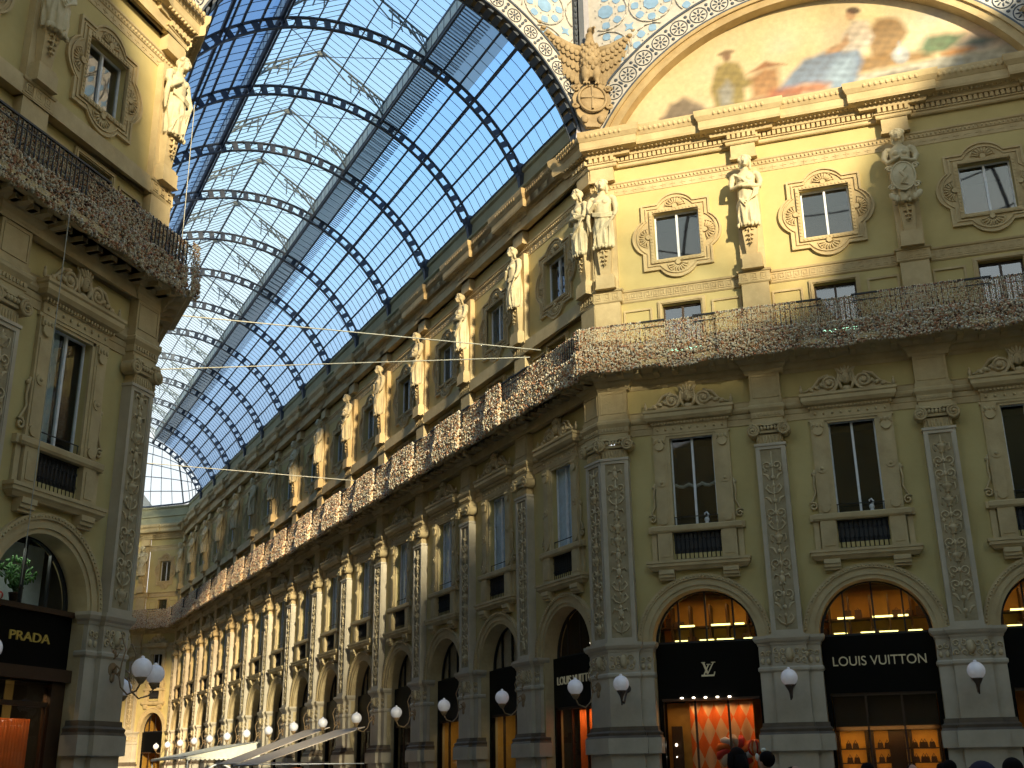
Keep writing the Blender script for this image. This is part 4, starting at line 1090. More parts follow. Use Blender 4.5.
def curtain_strings(L0, L1, steps, seed, ext0=0, ext1=0, dense=False):
    # strings of small lights hung over the railing; steps = plan offsets (x0,x1,y)
    rnd = random.Random(seed); m = MB(); x = L0-ext0
    while x < L1+ext1:
        y = 0
        for a,b_,yy in steps:
            if a <= x < b_: y = yy
        yy = y-.82
        bul = .05*sin((x-L0)*2.1+seed)
        z = 14.03-rnd.random()*.05
        while z > 13.12:
            bead(m, x+rnd.uniform(-.008,.008), yy+rnd.uniform(-.04,.02)+bul*(14-z), z, .021 if not dense else .030); z -= rnd.uniform(.036,.055) if not dense else rnd.uniform(.045,.065)
        x += .052 if not dense else .04
    x = L0-ext0
    while x < L1+ext1:
        y = 0
        for a,b_,yy in steps:
            if a <= x < b_: y = yy
        zb = 12.46-.12*abs(sin((x-L0)*1.6+seed))
        z = 13.18
        while z > zb:
            bead(m, x+rnd.uniform(-.02,.02), y-.90+rnd.uniform(-.08,.05), z, rnd.choice((.022,.028,.032) if not dense else (.03,.036,.04))); z -= rnd.uniform(.03,.055)
        x += .042
    return m
def seg_steps(path): return [(a[0],b_[0],a[1]) for a,b_ in zip(path[:-1],path[1:]) if abs(a[1]-b_[1])<1e-6]
def mk_curt(root, mb_or_me, s, label):
    me = mb_or_me if not isinstance(mb_or_me, MB) else mb_or_me.mesh('light_curtain','bead' if root is wa else 'beadshade')
    mw = Matrix.Translation(root.location) @ Matrix.Rotation(root.rotation_euler[2],4,'Z')
    o = link('light_curtain', me, None, mw @ Vector((s,0,0)), (0,0,root.rotation_euler[2])); tag(o, label, 'string lights', 'strings of lights hung over the balconies', 'stuff'); return o
st = seg_steps(paths['r'])
for i in range(3):
    a,b_ = (LVP[i] if i else 0),(LVP[i+1] if i<2 else SL)
    mk_curt(wr, curtain_strings(a,b_,st,i,.36 if i==0 else 0,0), 0, 'curtain of tiny pinkish string lights on the right wall balcony, %s bay from the corner' % ORD[i])
st = seg_steps(paths['l'])
for i in range(2):
    a,b_ = (LFP[i+1] if i<1 else -SL),(LFP[i] if i else 0)
    mk_curt(wl, curtain_strings(a,b_,st,i+5,0,.36 if i==0 else 0), 0, 'curtain of tiny string lights on the left wall balcony, %s stretch from its corner' % ORD[i])
st = seg_steps(paths['a'])
mk_curt(wa, curtain_strings(ARP[1],0,st,9,0,.36,True), 0, 'curtain of string lights on the arcade balcony, first bay from the corner')
cbm = curtain_strings(-5.04,0,[(x0,x1,yy) for x0,x1,yy in ((-5.04,-3.76,0.),(-3.76,-1.28,.16),(-1.28,0.,0.))],10,0,0,True).mesh('light_curtain','bead')
for k in range(1,14): mk_curt(wa, cbm, ARP[k], 'curtain of string lights on the arcade balcony, %s bay from the corner' % ORD[k])
mk_curt(we, curtain_strings(-5.2,0,seg_steps(paths['e']),12), 0, 'curtain of string lights on the far end wall balcony')

# ------------------------------------------------------------------ statues
def ring(cx,cy,z,rx,ry,n=40,folds=0,amp=0,ph=0,zf=None):
    out = []
    for k in range(n):
        t = 2*pi*k/n; f = 1+amp*(sin(folds*t+ph)+.45*sin(folds*1.7*t+1.3*ph))
        out.append((cx+rx*cos(t)*f, cy+ry*sin(t)*f, z+(zf(t) if zf else 0)))
    return out
def statue(kind):
    m = MB(); hx = .04 if kind!='c' else 0
    m.loft([ring(0,-.22,-.04,.20,.16,44,9,.10,.2), ring(0,-.25,.02,.29,.22,44,9,.13,.2,lambda t:.08*sin(4*t)), ring(0,-.25,.35,.31,.24,44,9,.12,.4), ring(.0,-.24,.75,.31,.24,44,8,.09,.7),
            ring(.02,-.23,1.05,.28,.21,44,7,.04,.9), ring(.0,-.22,1.28,.265,.20,44,6,.03), ring(0,-.23,1.5,.27,.19,44,6,.02), ring(0,-.25,1.72,.28,.19,44), ring(0,-.24,1.92,.30,.15,44), ring(0,-.23,2.02,.20,.12,44), ring(0,-.24,2.08,.11,.10,44), ring(0,-.27,2.22,.10,.10,44)])
    for sx in (-1,1):
        m.ell((sx*.30,-.24,1.93),(.12,.11,.11),10,8); m.ell((sx*.11,-.38,1.72),(.10,.09,.10),10,8)
    # head, tilted forward, with parted hair and a knot
    hc = Vector((hx,-.34,2.36)); rot = Matrix.Rotation(.22,3,'X')
    m.ell(hc,(.125,.145,.18),14,10,rot); m.ell(hc+Vector((0,-.14,-.02)),(.028,.045,.05),6,5); m.ell(hc+Vector((0,-.10,-.13)),(.06,.05,.045),8,6)
    for sx in (-1,1):
        m.ell(hc+Vector((sx*.05,-.125,.03)),(.035,.02,.018),6,5); m.ell(hc+Vector((sx*.12,.02,.04)),(.07,.13,.15),8,6,rot)
        m.tube([hc+Vector((sx*.03,-.1,.14)),hc+Vector((sx*.13,-.05,.05)),hc+Vector((sx*.14,.03,-.10)),hc+Vector((sx*.13,.06,-.26))],[.04,.05,.05,.035],7)
    m.ell(hc+Vector((0,.05,.07)),(.17,.16,.17),12,8); m.ell(hc+Vector((0,-.02,.19)),(.12,.12,.08),10,6)
    for q in range(9): m.ell(hc+Vector((.17*cos(q*pi/8),-.06,.08+.13*sin(q*pi/8))),(.05,.06,.05),6,5)
    m.ell(hc+Vector((0,-.145,-.075)),(.035,.02,.014),6,5)
    A = .085
    if kind == 'a':       # arms folded under a shawl
        m.tube([(-.36,-.24,1.92),(-.42,-.27,1.62),(-.40,-.33,1.42),(-.15,-.46,1.44),(.10,-.47,1.50)],[.10,.09,.085,.065,.05],9)
        m.tube([(.36,-.24,1.92),(.43,-.27,1.62),(.40,-.34,1.38),(.15,-.47,1.36),(-.08,-.46,1.40)],[.10,.09,.085,.065,.05],9)
        for q in range(4): m.tube([(-.33+q*.03,-.30,1.98-q*.05),(-.10+q*.04,-.45,1.72-q*.06),(.2,-.43,1.50-q*.07),(.40,-.32,1.42-q*.05)],.028,6)
        for q in range(3): m.tube([(.38-q*.05,-.36,1.36),(.32-q*.06,-.46,1.02),(.05-q*.05,-.50,.80-q*.08),(-.2,-.46,.95)],.03,6)
    elif kind == 'b':     # one hand at the breast, one lifting the drapery
        m.tube([(-.36,-.24,1.92),(-.43,-.27,1.62),(-.38,-.36,1.40),(-.16,-.46,1.66)],[.10,.09,.08,.055],9)
        m.tube([(.36,-.24,1.92),(.42,-.26,1.60),(.44,-.32,1.34),(.40,-.42,1.12)],[.10,.09,.08,.055],9)
        for q in range(5): m.tube([(.40-q*.02,-.42,1.12-q*.02),(.26-q*.08,-.47,.80-q*.05),(.22-q*.11,-.44,.35),(.2-q*.12,-.40,.05)],.028,6)
        for q in range(3): m.tube([(-.3,-.36,1.36-q*.06),(0,-.46,1.22-q*.06),(.34,-.38,1.28-q*.08)],.03,6)
        m.tube([(-.42,-.3,1.5),(-.46,-.28,1.1),(-.40,-.24,.7)],[.06,.07,.03],8)
    else:                 # arms crossed over a carved shield
        m.tube([(-.36,-.24,1.92),(-.44,-.28,1.62),(-.36,-.40,1.38),(.0,-.50,1.52)],[.10,.09,.085,.055],9)
        m.tube([(.36,-.24,1.92),(.44,-.28,1.62),(.36,-.40,1.34),(.0,-.50,1.42)],[.10,.09,.085,.055],9)
        for q in range(3): m.tube([(-.3+q*.1,-.4,1.30),(-.1,-.46,1.2-q*.05),(.3,-.4,1.32)],.03,6)
    # hem points
    for q in range(-3,4): m.ell((q*.10,-.42+.02*abs(q),.02-.03*(q%2)),(.05,.06,.09),6,5)
    m.v = [(x*1.14, (y+.2)*1.2-.2, z) for x,y,z in m.v]
    me = remeshed(m,.018,1); me.materials.clear(); me.materials.append(M['statue'])
    for p in me.polygons: p.use_smooth = True
    return me
STAT = {k: statue(k) for k in 'abc'}
def shieldmesh():
    m = MB(); m.ell((0,-.50,.78),(.36,.07,.50),20,10)
    m.tube([(.37*cos(q*pi/12),-.52,.78+.50*sin(q*pi/12)) for q in range(24)],.035,6,closed=True)
    for sx in (-1,1):
        m.tube(spiral(sx*.40,1.10,-.5,.11,.03,0,1.3,14,sx),.035,6); m.tube(spiral(sx*.38,.42,-.5,.11,.03,0,1.3,14,sx),.035,6)
        m.ell((sx*.40,-.48,.1),(.10,.06,.16),8,6,Matrix.Rotation(sx*.5,3,'Y')); m.ell((sx*.28,-.48,.02),(.08,.06,.12),8,6)
    m.tube([(.12,-.57,1.1),(-.06,-.60,.9),(.08,-.60,.7),(-.08,-.58,.5),(.1,-.56,.45)],[.03,.06,.06,.05,.03],7)
    return m.mesh('shield','statue')
SHI = shieldmesh()
def console():
    m = MB(); m.taper(-.17,.17,-1.02,-.26,.26,0.02,-.10,.10,-.22)
    m.box(-.30,.30,-.20,.12,-1.10,-1.0); m.box(-.33,.33,-.24,.12,-1.55,-1.10)
    m.box(-.36,.36,-.26,.12,-1.55,-1.50)
    for z,r in ((-.12,.10),(-.30,.085),(-.46,.07),(-.60,.05)):
        for sx in (-1,1): m.ell((sx*r*.7,-.22+.0*z,z),(r,.05,.035),7,4,Matrix.Rotation(sx*.4,3,'Y'))
    m.tube([(0,-.25,0),(0,-.21,-.7)],[.035,.015],6)
    return m.mesh('console','trim')
CON = console()
def put_statue(root, s, kind, label, z=17.20, rz=0.):
    mw = Matrix.Translation(root.location) @ Matrix.Rotation(root.rotation_euler[2],4,'Z')
    e = empty('caryatid_statue', mw @ Vector((s,.0,z)), root.rotation_euler[2]+rz, label, 'statue', 'caryatid statues between the attic windows')
    link('figure', STAT[kind], e, (0,.08,0)); link('console', CON, e)
    if kind == 'c': link('shield', SHI, e)
    return e
put_statue(wr, .47, 'b', 'sunlit draped statue, the right one of the pair at the corner')
put_statue(wr, LVP[1], 'a', 'statue with folded arms casting a shadow right of the first attic window, right wall')
put_statue(wr, LVP[2], 'c', 'shaded statue holding an oval shield on the right wall')
put_statue(wr, LVP[3], 'a', 'draped statue at the far right end of the right wall')
put_statue(wa, -.47, 'a', 'draped statue on the arcade side of the corner, the left one of the corner pair')
for k in range(1,15): put_statue(wa, ARP[k], 'abacb'[k%5] if k%5!=3 else 'a', 'draped statue on the long arcade wall, %s after the corner pair' % ORD[k-1])
put_statue(wl, -.47, 'b', 'sunlit draped statue at the corner of the left wall')
put_statue(wl, LFP[1], 'a', 'draped statue near the top left edge between two attic windows')
put_statue(we, -3.92, 'b', 'small draped statue on the far end wall')

# ------------------------------------------------------------------ eagles
def eagle(loc, rz, label):
    e = empty('eagle_sculpture', loc, rz, label, 'eagle sculpture', 'stone eagles on shields between the arches')
    b = MB()
    b.loft([ring(0,.0,1.55,.16,.16,20), ring(0,-.02,1.8,.26,.24,20), ring(0,-.05,2.3,.38,.32,20), ring(0,-.06,2.8,.36,.30,20), ring(0,-.06,3.2,.24,.22,20), ring(0,-.10,3.5,.15,.16,20), ring(-.02,-.16,3.72,.14,.16,20)])
    b.ell((0.04,-.22,3.86),(.15,.19,.16),12,8); b.tube([(.08,-.36,3.88),(.14,-.50,3.84),(.16,-.54,3.72)],[.07,.05,.015],8)
    for sx in (-1,1):
        b.ell((sx*.20,-.14,1.75),(.17,.18,.42),12,8); b.ell((sx*.04+.05,-.36,3.9),(.03,.02,.03),6,4)
        b.tube([(sx*.2,-.16,1.45),(sx*.22,-.2,1.2)],[.10,.07],8)
        for q in (-1,0,1): b.tube([(sx*.22,-.2,1.2),(sx*.22+q*.1,-.34,1.12),(sx*.22+q*.12,-.36,1.0)],[.05,.045,.02],6)
    me = remeshed(b,.03,1); me.materials.clear(); me.materials.append(M['eaglestone']); link('body', me, e)
    f = MB()
    for r in range(7):
        for k in range(9):
            t = 2*pi*(k+.5*(r%2))/9; z = 1.95+r*.2; rr = .36-.02*abs(r-3)
            f.ell((rr*cos(t),-.05+rr*.85*sin(t),z),(.08,.06,.13),6,4)
    link('breast_feathers', f.mesh('breast_feathers','eaglestone'), e)
    for sx,nm in ((-1,'wing'),(1,'wing')):
        w = MB()
        w.tube([(sx*.28,.0,2.95),(sx*.80,.05,3.25),(sx*1.35,.08,3.75),(sx*1.85,.1,4.45)],[.20,.18,.13,.05],8)
        for row,(n,ln,wd,yo) in enumerate(((14,1.75,.15,.10),(12,1.05,.14,.03),(11,.60,.13,-.04),(10,.34,.11,-.10))):
            for k in range(n):
                t = k/(n-1); x = .32+1.52*t; z = 2.95+.30*t+1.2*t*t
                a = radians(14+62*t) if row == 0 else radians(8+55*t)
                dx,dz = sin(a)*.30-(.05), -cos(a*.9)
                L = ln*(1-.45*t) if row == 0 else ln*(1-.4*t)
                p0 = Vector((sx*x, yo, z)); p1 = p0+Vector((sx*dx*L*1.1, -.02, dz*L))
                c = (p0+p1)/2; d = (p1-p0); ang = atan2(d.x, d.z)
                w.ell(c,(wd,.035,d.length*.58),7,5,Matrix.Rotation(ang,3,'Y'))
        link(nm, w.mesh(nm,'eaglestone'), e)
    s = MB(); s.ell((0,-.16,.42),(.46,.10,.60),24,10)
    s.tube([(.50*cos(q*pi/14),-.2,.42+.64*sin(q*pi/14)) for q in range(28)],.05,7,closed=True)
    cr = MB(); cr.box(-.035,.035,-.29,-.15,-.12,.96); cr.box(-.42,.42,-.29,-.15,.39,.46)
    s.poly([(-.25,-.9),(.25,-.9),(.55,-.3),(.72,.5),(.5,1.2),(-.5,1.2),(-.72,.5),(-.55,-.3)],-.08,.1)
    for sx in (-1,1):
        s.tube(spiral(sx*.60,.95,-.14,.15,.04,0,1.4,16,sx),.05,6); s.tube(spiral(sx*.62,.10,-.14,.13,.04,pi,1.4,16,sx),.05,6)
        s.ell((sx*.3,-.12,-.55),(.14,.08,.2),8,6)
    sh = link('shield', s.mesh('shield','eaglestone'), e); link('cross', cr.mesh('cross','eaglestone'), sh)
    return e
ea = eagle((-.02,-.42,22.75), -pi/8, 'stone eagle with spread wings on a cross shield above the corner')
ea.scale = (1.0,1,.84)
eagle((E0[0]-.42,E0[1]+.08,22.75), -pi/4-pi/8, 'shadowed stone eagle cut off at the top right edge').scale = (1,1,.84)

# ------------------------------------------------------------------ globe lamps
def lamp_meshes():
    g = MB(); g.ell((0,0,0),.24,24,16); g.ell((0,0,.25),(.05,.05,.04),8,5)
    b = MB(); b.lathe([(.05,-.36),(.07,-.34),(.11,-.27),(.15,-.22),(.10,-.20)],12)
    b.tube([(0,0,-.34),(.0,.10,-.52),(.0,.35,-.60),(.0,.55,-.42),(.0,.62,-.18),(.0,.80,-.02)],[.022]*6,7)
    b.tube([(0,.82,-.05),(0,.72,.08),(0,.60,-.02),(0,.68,-.14),(0,.76,-.06)],.028,6)
    b.tube([(0,.62,-.18),(0,.58,.15),(0,.50,.45),(0,.62,.72),(0,.80,.72)],[.018]*5,6)
    b.tube([(0,.84,.42),(0,.74,.30),(0,.66,.42),(0,.74,.54),(0,.82,.46)],.022,6)
    pl = MB(); pl.add(*disc(0,0,.16,.82,.88,14))
    for z in (.35,-.2): pl.ell((0,.82,z),(.08,.05,.12),7,5)
    h = MB(); h.lathe([(.02,-.62),(.035,-.45),(.06,-.36),(.12,-.26),(.15,-.20),(.10,-.18)],12)
    h.tube([(0,0,-.5),(0,.3,-.55),(0,.6,-.3),(0,.84,-.1)],.03,7); h.add(*disc(0,-.1,.12,.80,.86,14))
    return g.mesh('globe','globe'), b.mesh('bracket','lampiron'), h.mesh('bracket','brown'), pl.mesh('wall_plate','lampiron')
GL, BRK, BR2, PLT = lamp_meshes()
def lamp(root, s, label, o=.84, z=2.48, br=BRK, rz=0):
    mw = Matrix.Translation(root.location) @ Matrix.Rotation(root.rotation_euler[2],4,'Z')
    e = empty('globe_lamp', mw @ Vector((s,-o,z)), root.rotation_euler[2]+rz, label, 'wall lamp', 'white globe wall lamps on the piers')
    link('globe', GL, e); b = link('bracket', br, e)
    if br is BRK: link('wall_plate', PLT, b)
    return e
for k in range(15): lamp(wa, -(.71+5.036*k) if k else -.66, 'white globe lamp on curled bracket, %s arcade pier from the corner' % ORD[k])
lamp(wr, .55, 'white globe lamp on the corner pier facing the viewer, right of the curled one', br=BR2)
lamp(wr, LVP[1], 'white globe lamp on the pier between the two gold lettered black shopfronts', br=BR2)
lamp(wr, LVP[2], 'white globe lamp on the pier right of the second shop, near the right edge', br=BR2)
lamp(wl, -.5, 'large white globe lamp at the left corner pier, the left one of the overlapping pair')
lamp(wl, LFP[1], 'white globe lamp cut off by the left edge of the picture')
ax = empty('tmp',(-W,0,0),pi/2); 
lamp(ax, YL+.72, 'white globe lamp at the left corner, the right one of the overlapping pair')
lamp(ax, YL+.72+5.04, 'white globe lamp half hidden behind the left corner pier')
bpy.data.objects.remove(ax)

# ------------------------------------------------------------------ shops
def wm(root): return Matrix.Translation(root.location) @ Matrix.Rotation(root.rotation_euler[2],4,'Z')
def txt(name, parent, body, size, x, z, y, mat, width=None, h=None):
    me = textmesh(body, 1, .02); xs = [v.co.x for v in me.vertices]; ysv = [v.co.y for v in me.vertices]
    sx = width/(max(xs)-min(xs)); sy = h/(max(ysv)-min(ysv)); cx_ = (max(xs)+min(xs))/2; cy_ = (max(ysv)+min(ysv))/2
    for v in me.vertices: v.co = Vector(((v.co.x-cx_)*sx, -v.co.z if False else -v.co.z, (v.co.y-cy_)*sy))
    me.materials.clear(); me.materials.append(M[mat])
    return link(name, me, parent, (x,y,z))
def area(loc, rz, sx, sy, power, col, rx=0, name='shop_light'):
    l = bpy.data.lights.new(name,'AREA'); l.shape = 'RECTANGLE'; l.size = sx; l.size_y = sy; l.energy = power; l.color = col
    o = bpy.data.objects.new(name, l); C.objects.link(o); o.location = loc; o.rotation_euler = (rx,0,rz); return o
AMB = (1.,.55,.16)
zo = -GZ
# right wall, first shop
c0 = (LVP[0]+LVP[1])/2+.02; s1 = shopfront(wr, c0, 'black shopfront with gold monogram over an orange harlequin window', 'amber')
mono = MB()
mono.cur = 0
def bar(m,x0,z0,x1,z1,w,y=.60):
    d = Vector((x1-x0,z1-z0)).normalized(); n = Vector((-d.y,d.x))*w/2
    m.poly([(x0-n.x,z0-n.y),(x1-n.x,z1-n.y),(x1+n.x,z1+n.y),(x0+n.x,z0+n.y)],y-.02,y)
bar(mono,-.10,3.12,.02,2.78,.06); bar(mono,.21,3.12,.02,2.78,.03); bar(mono,-.16,3.12,-.04,3.12,.02); bar(mono,.14,3.12,.27,3.12,.02)
bar(mono,.06,3.05,-.10,2.74,.035,.585); bar(mono,-.17,2.73,.20,2.73,.05,.585); bar(mono,.20,2.71,.24,2.84,.03,.585); bar(mono,-.0,3.06,.12,3.06,.02,.585)
link('monogram', mono.mesh('monogram','goldtext'), s1, (-.06,0,zo))
m = MB(); m.box(-1.47,1.45,.45,.62,2.0,2.07); link('light_shelf', m.mesh('light_shelf','wood'), s1, (0,0,zo))
for i in range(5):
    m = MB(); m.lathe([(.035,0),(.05,.02),(.035,.04)],10,(-.85+.36*i,.40,2.06)); link('spotlight', m.mesh('spotlight','spot'), s1, (0,0,zo))
# second shop
c1 = (LVP[1]+LVP[2])/2; s2 = shopfront(wr, c1, 'black shopfront with wide gold lettering and lit bag shelves', 'amber')
txt('lettering', s2, 'LOUIS VUITTON', .3, .0, 2.99+zo, .605, 'goldtext', 2.62, .27)
c2 = (LVP[2]+LVP[3])/2; s3 = shopfront(wr, c2, 'dark shopfront cut off by the right edge of the picture', 'amber')
# interiors of the right wall: mezzanine floor with lit shelves behind the lunettes
def interior(root, s, seed, upper=True, lower=True):
    R = wm(root); rnd = random.Random(seed); rz = root.rotation_euler[2]
    if upper:
        e = empty('mezzanine_shelving', R @ Vector((s,1.9,3.0)), rz, 'amber lit shelving seen through the arch lunette, shop %s from the corner' % ORD[seed], 'shelf')
        b = MB(); b.box(-1.7,1.7,.9,1.0,.0,2.3); link('back_panel', b.mesh('back_panel','amber'), e)
        for z,n in ((.95,0),(1.42,1)):
            b = MB(); b.box(-1.7,1.7,.3,.9,z-.04,z); link('shelf', b.mesh('shelf','wood'), e)
            for x0,x1 in (((-1.25,-.85),(-.45,.0),(.1,.65),(.95,1.35)) if n == 0 else ((-1.1,-.6),(-.05,.55),(.7,1.0))):
                t = MB(); t.box(x0,x1,.22,.28,z-.02,z+.03); link('light_tube', t.mesh('light_tube','tube'), e)
        for x in (-1.35,-.75,-.1,.45,1.1):
            t = MB(); t.box(x-.03,x+.03,.3,.9,.4,2.1); link('upright', t.mesh('upright','wood'), e)
        for i in range(9):
            x = -1.5+i*.36+rnd.uniform(-.05,.05); z = rnd.choice((.95,1.42,.5)); w_,h_ = rnd.uniform(.08,.15),rnd.uniform(.10,.3)
            t = MB(); t.box(x-w_,x+w_,.4,.7,z,z+h_); t.tube([(x-w_*.5,.55,z+h_),(x,.55,z+h_+.08),(x+w_*.5,.55,z+h_)],.01,4)
            o = link('handbag', t.mesh('handbag','bag'), None, R @ Vector((s,1.9,3.0)), (0,0,rz)); tag(o,'small dark goods on the amber shelves behind the lunette of shop %s' % ORD[seed],'bag','goods on the shelves behind the lunette of shop %s' % ORD[seed])
        area(R @ Vector((s,1.7,5.2)), rz, 2.4,.5, 22, AMB)
interior(wr, c0, 0); interior(wr, c1, 1); interior(wr, c2, 2)
R = wm(wr); rz = wr.rotation_euler[2]
# shelves of the second shop
e = empty('display_cabinet', R @ Vector((c1,1.5,GZ)), rz, 'amber lit display cabinet with bags behind the second shop window', 'cabinet')
b = MB(); b.box(-1.42,1.42,.5,.56,.2,3.1); link('back_panel', b.mesh('back_panel','amber'), e)
b = MB(); b.box(-1.45,1.45,-.3,.5,2.75,2.95); b.box(-1.45,1.45,-.55,-.45,2.85,3.75)
link('header', b.mesh('header','wood'), e)
for x in (-1.42,-.62,-.45,.42,.62,1.42):
    b = MB(); b.box(x-.04,x+.04,-.1,.5,.2,2.85); link('upright', b.mesh('upright','wood'), e)
for z in (.7,1.25,1.85,2.25):
    b = MB(); b.box(-1.42,1.42,.0,.5,z-.03,z); link('shelf', b.mesh('shelf','wood'), e)
b = MB(); b.box(.0,.40,-.12,.5,.2,2.8); link('door', b.mesh('door','wood'), e)
for z in (1.25,1.85,2.25,.7):
    for x in (-1.05,-.15,.82,1.1):
        for q in range(2):
            xx = x+q*.2-.1; t = MB(); t.taper(xx-.09,xx+.09,z,xx-.07,xx+.07,z+.15,.1,.3); t.tube([(xx-.04,.2,z+.15),(xx,.2,z+.24),(xx+.04,.2,z+.15)],.012,4)
            o = link('handbag', t.mesh('handbag','bag'), None, R @ Vector((c1,1.5,GZ)), (0,0,rz)); tag(o,'small brown handbag on the amber cabinet of the second shop','bag','handbags in the second shop cabinet')
for zz_ in (1.01,.50,.10): area(R @ Vector((c1,1.56,zz_)), rz, 2.7,.06, 9, AMB, radians(20), 'shelf_light')
area(R @ Vector((c1,1.0,1.15)), rz, 2.6,.2, 12, AMB, radians(50)); area(R @ Vector((c1,1.0,1.6)), rz, 2.4,.2, 11, AMB, radians(80))
area(R @ Vector((c2,1.2,1.9)), rz, 2.4,.3, 8, AMB)
# first shop display
e = empty('display_curtain', R @ Vector((c0-.78+.95,1.25,GZ)), rz, 'orange and cream harlequin curtain in the first shop window', 'curtain')
m = MB(); xs = [(-.95+1.95*i/60) for i in range(61)]
m.add([(x,.06*sin(x*17),z) for z in (.1,3.68) for x in xs],[(i,i+1,62+i,61+i) for i in range(60)],True)
link('cloth', m.mesh('cloth','harlequin'), e)
e = empty('striped_shell', R @ Vector((c0+.55,.98,.50)), rz, 'large spiral striped orange and white shell ornament in the first shop window', 'ornament')
for k in range(11):
    t0 = 2*pi*k/11-.5; mm = MB(); 
    pts = [(.16*cos(t0),0,.16*sin(t0)),(.32*cos(t0+.15),-.05,.32*sin(t0+.15)),(.46*cos(t0+.4),-.03,.42*sin(t0+.4)),(.56*cos(t0+.6),.05,.5*sin(t0+.6))]
    mm.tube(pts,[.05,.085,.11,.05],8,True,.6); link('stripe', mm.mesh('stripe',('white_curtain','orange','red','cream')[k%4]), e)
mm = MB(); mm.ell((.62,-.02,.12),(.22,.14,.24),14,8); link('ball', mm.mesh('ball','cream'), e)
for k in range(4):
    mm = MB(); mm.tube([(.62+.20*sin(k*.8-1.2)*cos(q),-.16+.03*abs(q),.12+.24*sin(q)) for q in (-1.2,-.6,0,.6,1.2)],.03,6); link('stripe', mm.mesh('stripe','orange' if k%2 else 'red'), e)
e = empty('display_shelf', R @ Vector((c0-1.25,1.4,GZ)), rz, 'narrow white shelf and dark niche at the left of the first shop window', 'shelf')
m = MB(); m.box(-.25,.45,-.2,.2,.0,1.0); m.box(-.3,.5,-.25,.25,1.0,1.35); link('counter', m.mesh('counter','white'), e)
m = MB(); m.box(-.15,.18,.0,.1,1.5,3.0); link('niche', m.mesh('niche','wood'), e)
m = MB(); m.box(-.3,.5,.25,.3,1.35,3.7); link('back_panel', m.mesh('back_panel','amber'), e)
m = MB(); m.ell((-.02,-.03,2.45),(.04,.03,.04),8,6); m.ell((-.02,-.03,2.1),(.02,.02,.02),6,4); link('lamp', m.mesh('lamp','spot'), e)
area(R @ Vector((c0,.95,1.9)), rz, 2.6,.25, 15, (1.,.62,.32))
# arcade shops
for k in range(14):
    c = (ARP[k]+ARP[k+1])/2
    room = 'amber' if k in (1,2) else 'dark'
    e = shopfront(wa, c, 'shopfront under the %s arch of the long arcade wall from the corner' % ORD[k], room)
    if k == 0: txt('lettering', e, 'LOUIS VUITTON', .3, .0, 2.95+zo, .605, 'goldtext', 2.62, .27)
Ra = wm(wa)
def arcade_curtain(c, mat, label, hw=1.3):
    e = MB(); xs = [(-hw+2*hw*i/70) for i in range(71)]
    e.add([(x,.07*sin(x*19)+.03*sin(x*41),z) for z in (.05,3.7) for x in xs],[(i,i+1,72+i,71+i) for i in range(70)],True)
    o = link('shop_curtain', e.mesh('shop_curtain',mat), None, Ra @ Vector((c,1.3,GZ)), (0,0,-pi/2)); tag(o,label,'curtain')
arcade_curtain((ARP[0]+ARP[1])/2+.2, 'orange', 'orange pleated curtain inside the first arcade shop beside the corner', 1.1)
for k,p in ((0,24),(1,22),(2,26)):
    c = (ARP[k]+ARP[k+1])/2; area(Ra @ Vector((c,.9,1.9)), -pi/2, 2.4,.25, p*.5, ((1.,.6,.25),(1,.85,.5),(1,.8,.4))[k], radians(35))
e = empty('mezzanine_light', Ra @ Vector(((ARP[0]+ARP[1])/2+.35,1.6,4.1)), -pi/2, 'orange lit doorway behind the first arcade lunette', 'lamp')
m = MB(); m.box(-.2,.25,0,.05,-.4,.75); link('lit_panel', m.mesh('lit_panel',plain('lit_doorway',(.8,.4,.1),.6,emit=(1,.45,.1),estr=.55)), e)
m = MB()
for z in (.1,-.15,-.4): m.ell((-.85,-.1,z),(.03,.03,.03),6,4)
link('bulb', m.mesh('bulb','spot'), e)
# gold roundel sign on the fourth shop of the arcade
e = empty('round_sign', Ra @ Vector((ARP[3]-1.45+.2,.35,.75)), -pi/2, 'round gold ring emblem hanging in the fourth arcade bay', 'sign')
m = MB(); m.tube([(.36*cos(q*pi/12),0,.36*sin(q*pi/12)) for q in range(24)],.05,7,closed=True); m.box(-.16,.16,-.03,.03,-.05,.02); m.tube([(.16,0,.1),(0,0,.2),(-.16,0,0),(0,0,-.2),(.16,0,-.1)],.03,6); link('ring', m.mesh('ring','gold'), e)
m = MB(); m.box(-.012,.012,-.01,.01,.36,1.3); link('hanger', m.mesh('hanger','iron'), e)
# display goods of the second and third arcade shops
e = empty('shop_display', Ra @ Vector(((ARP[1]+ARP[2])/2,1.2,GZ)), -pi/2, 'yellow shop display with a green counter in the second arcade bay', 'display')
m = MB(); m.box(-1.2,1.2,.5,.6,0,3.5); link('back_panel', m.mesh('back_panel','creamcanvas'), e)
m = MB(); m.box(-1.2,1.2,0,.5,1.0,1.06); m.box(-1.2,1.2,0,.04,.1,1.0); link('counter', m.mesh('counter','bluegrey'), e)
m = MB(); m.ell((-.3,.2,1.2),(.18,.12,.14),8,6); m.ell((.2,.2,1.2),(.12,.1,.12),8,6); link('goods', m.mesh('goods','orange'), e)
m = MB(); m.box(.45,.95,.4,.5,2.0,3.1); link('red_panel', m.mesh('red_panel','red'), e)
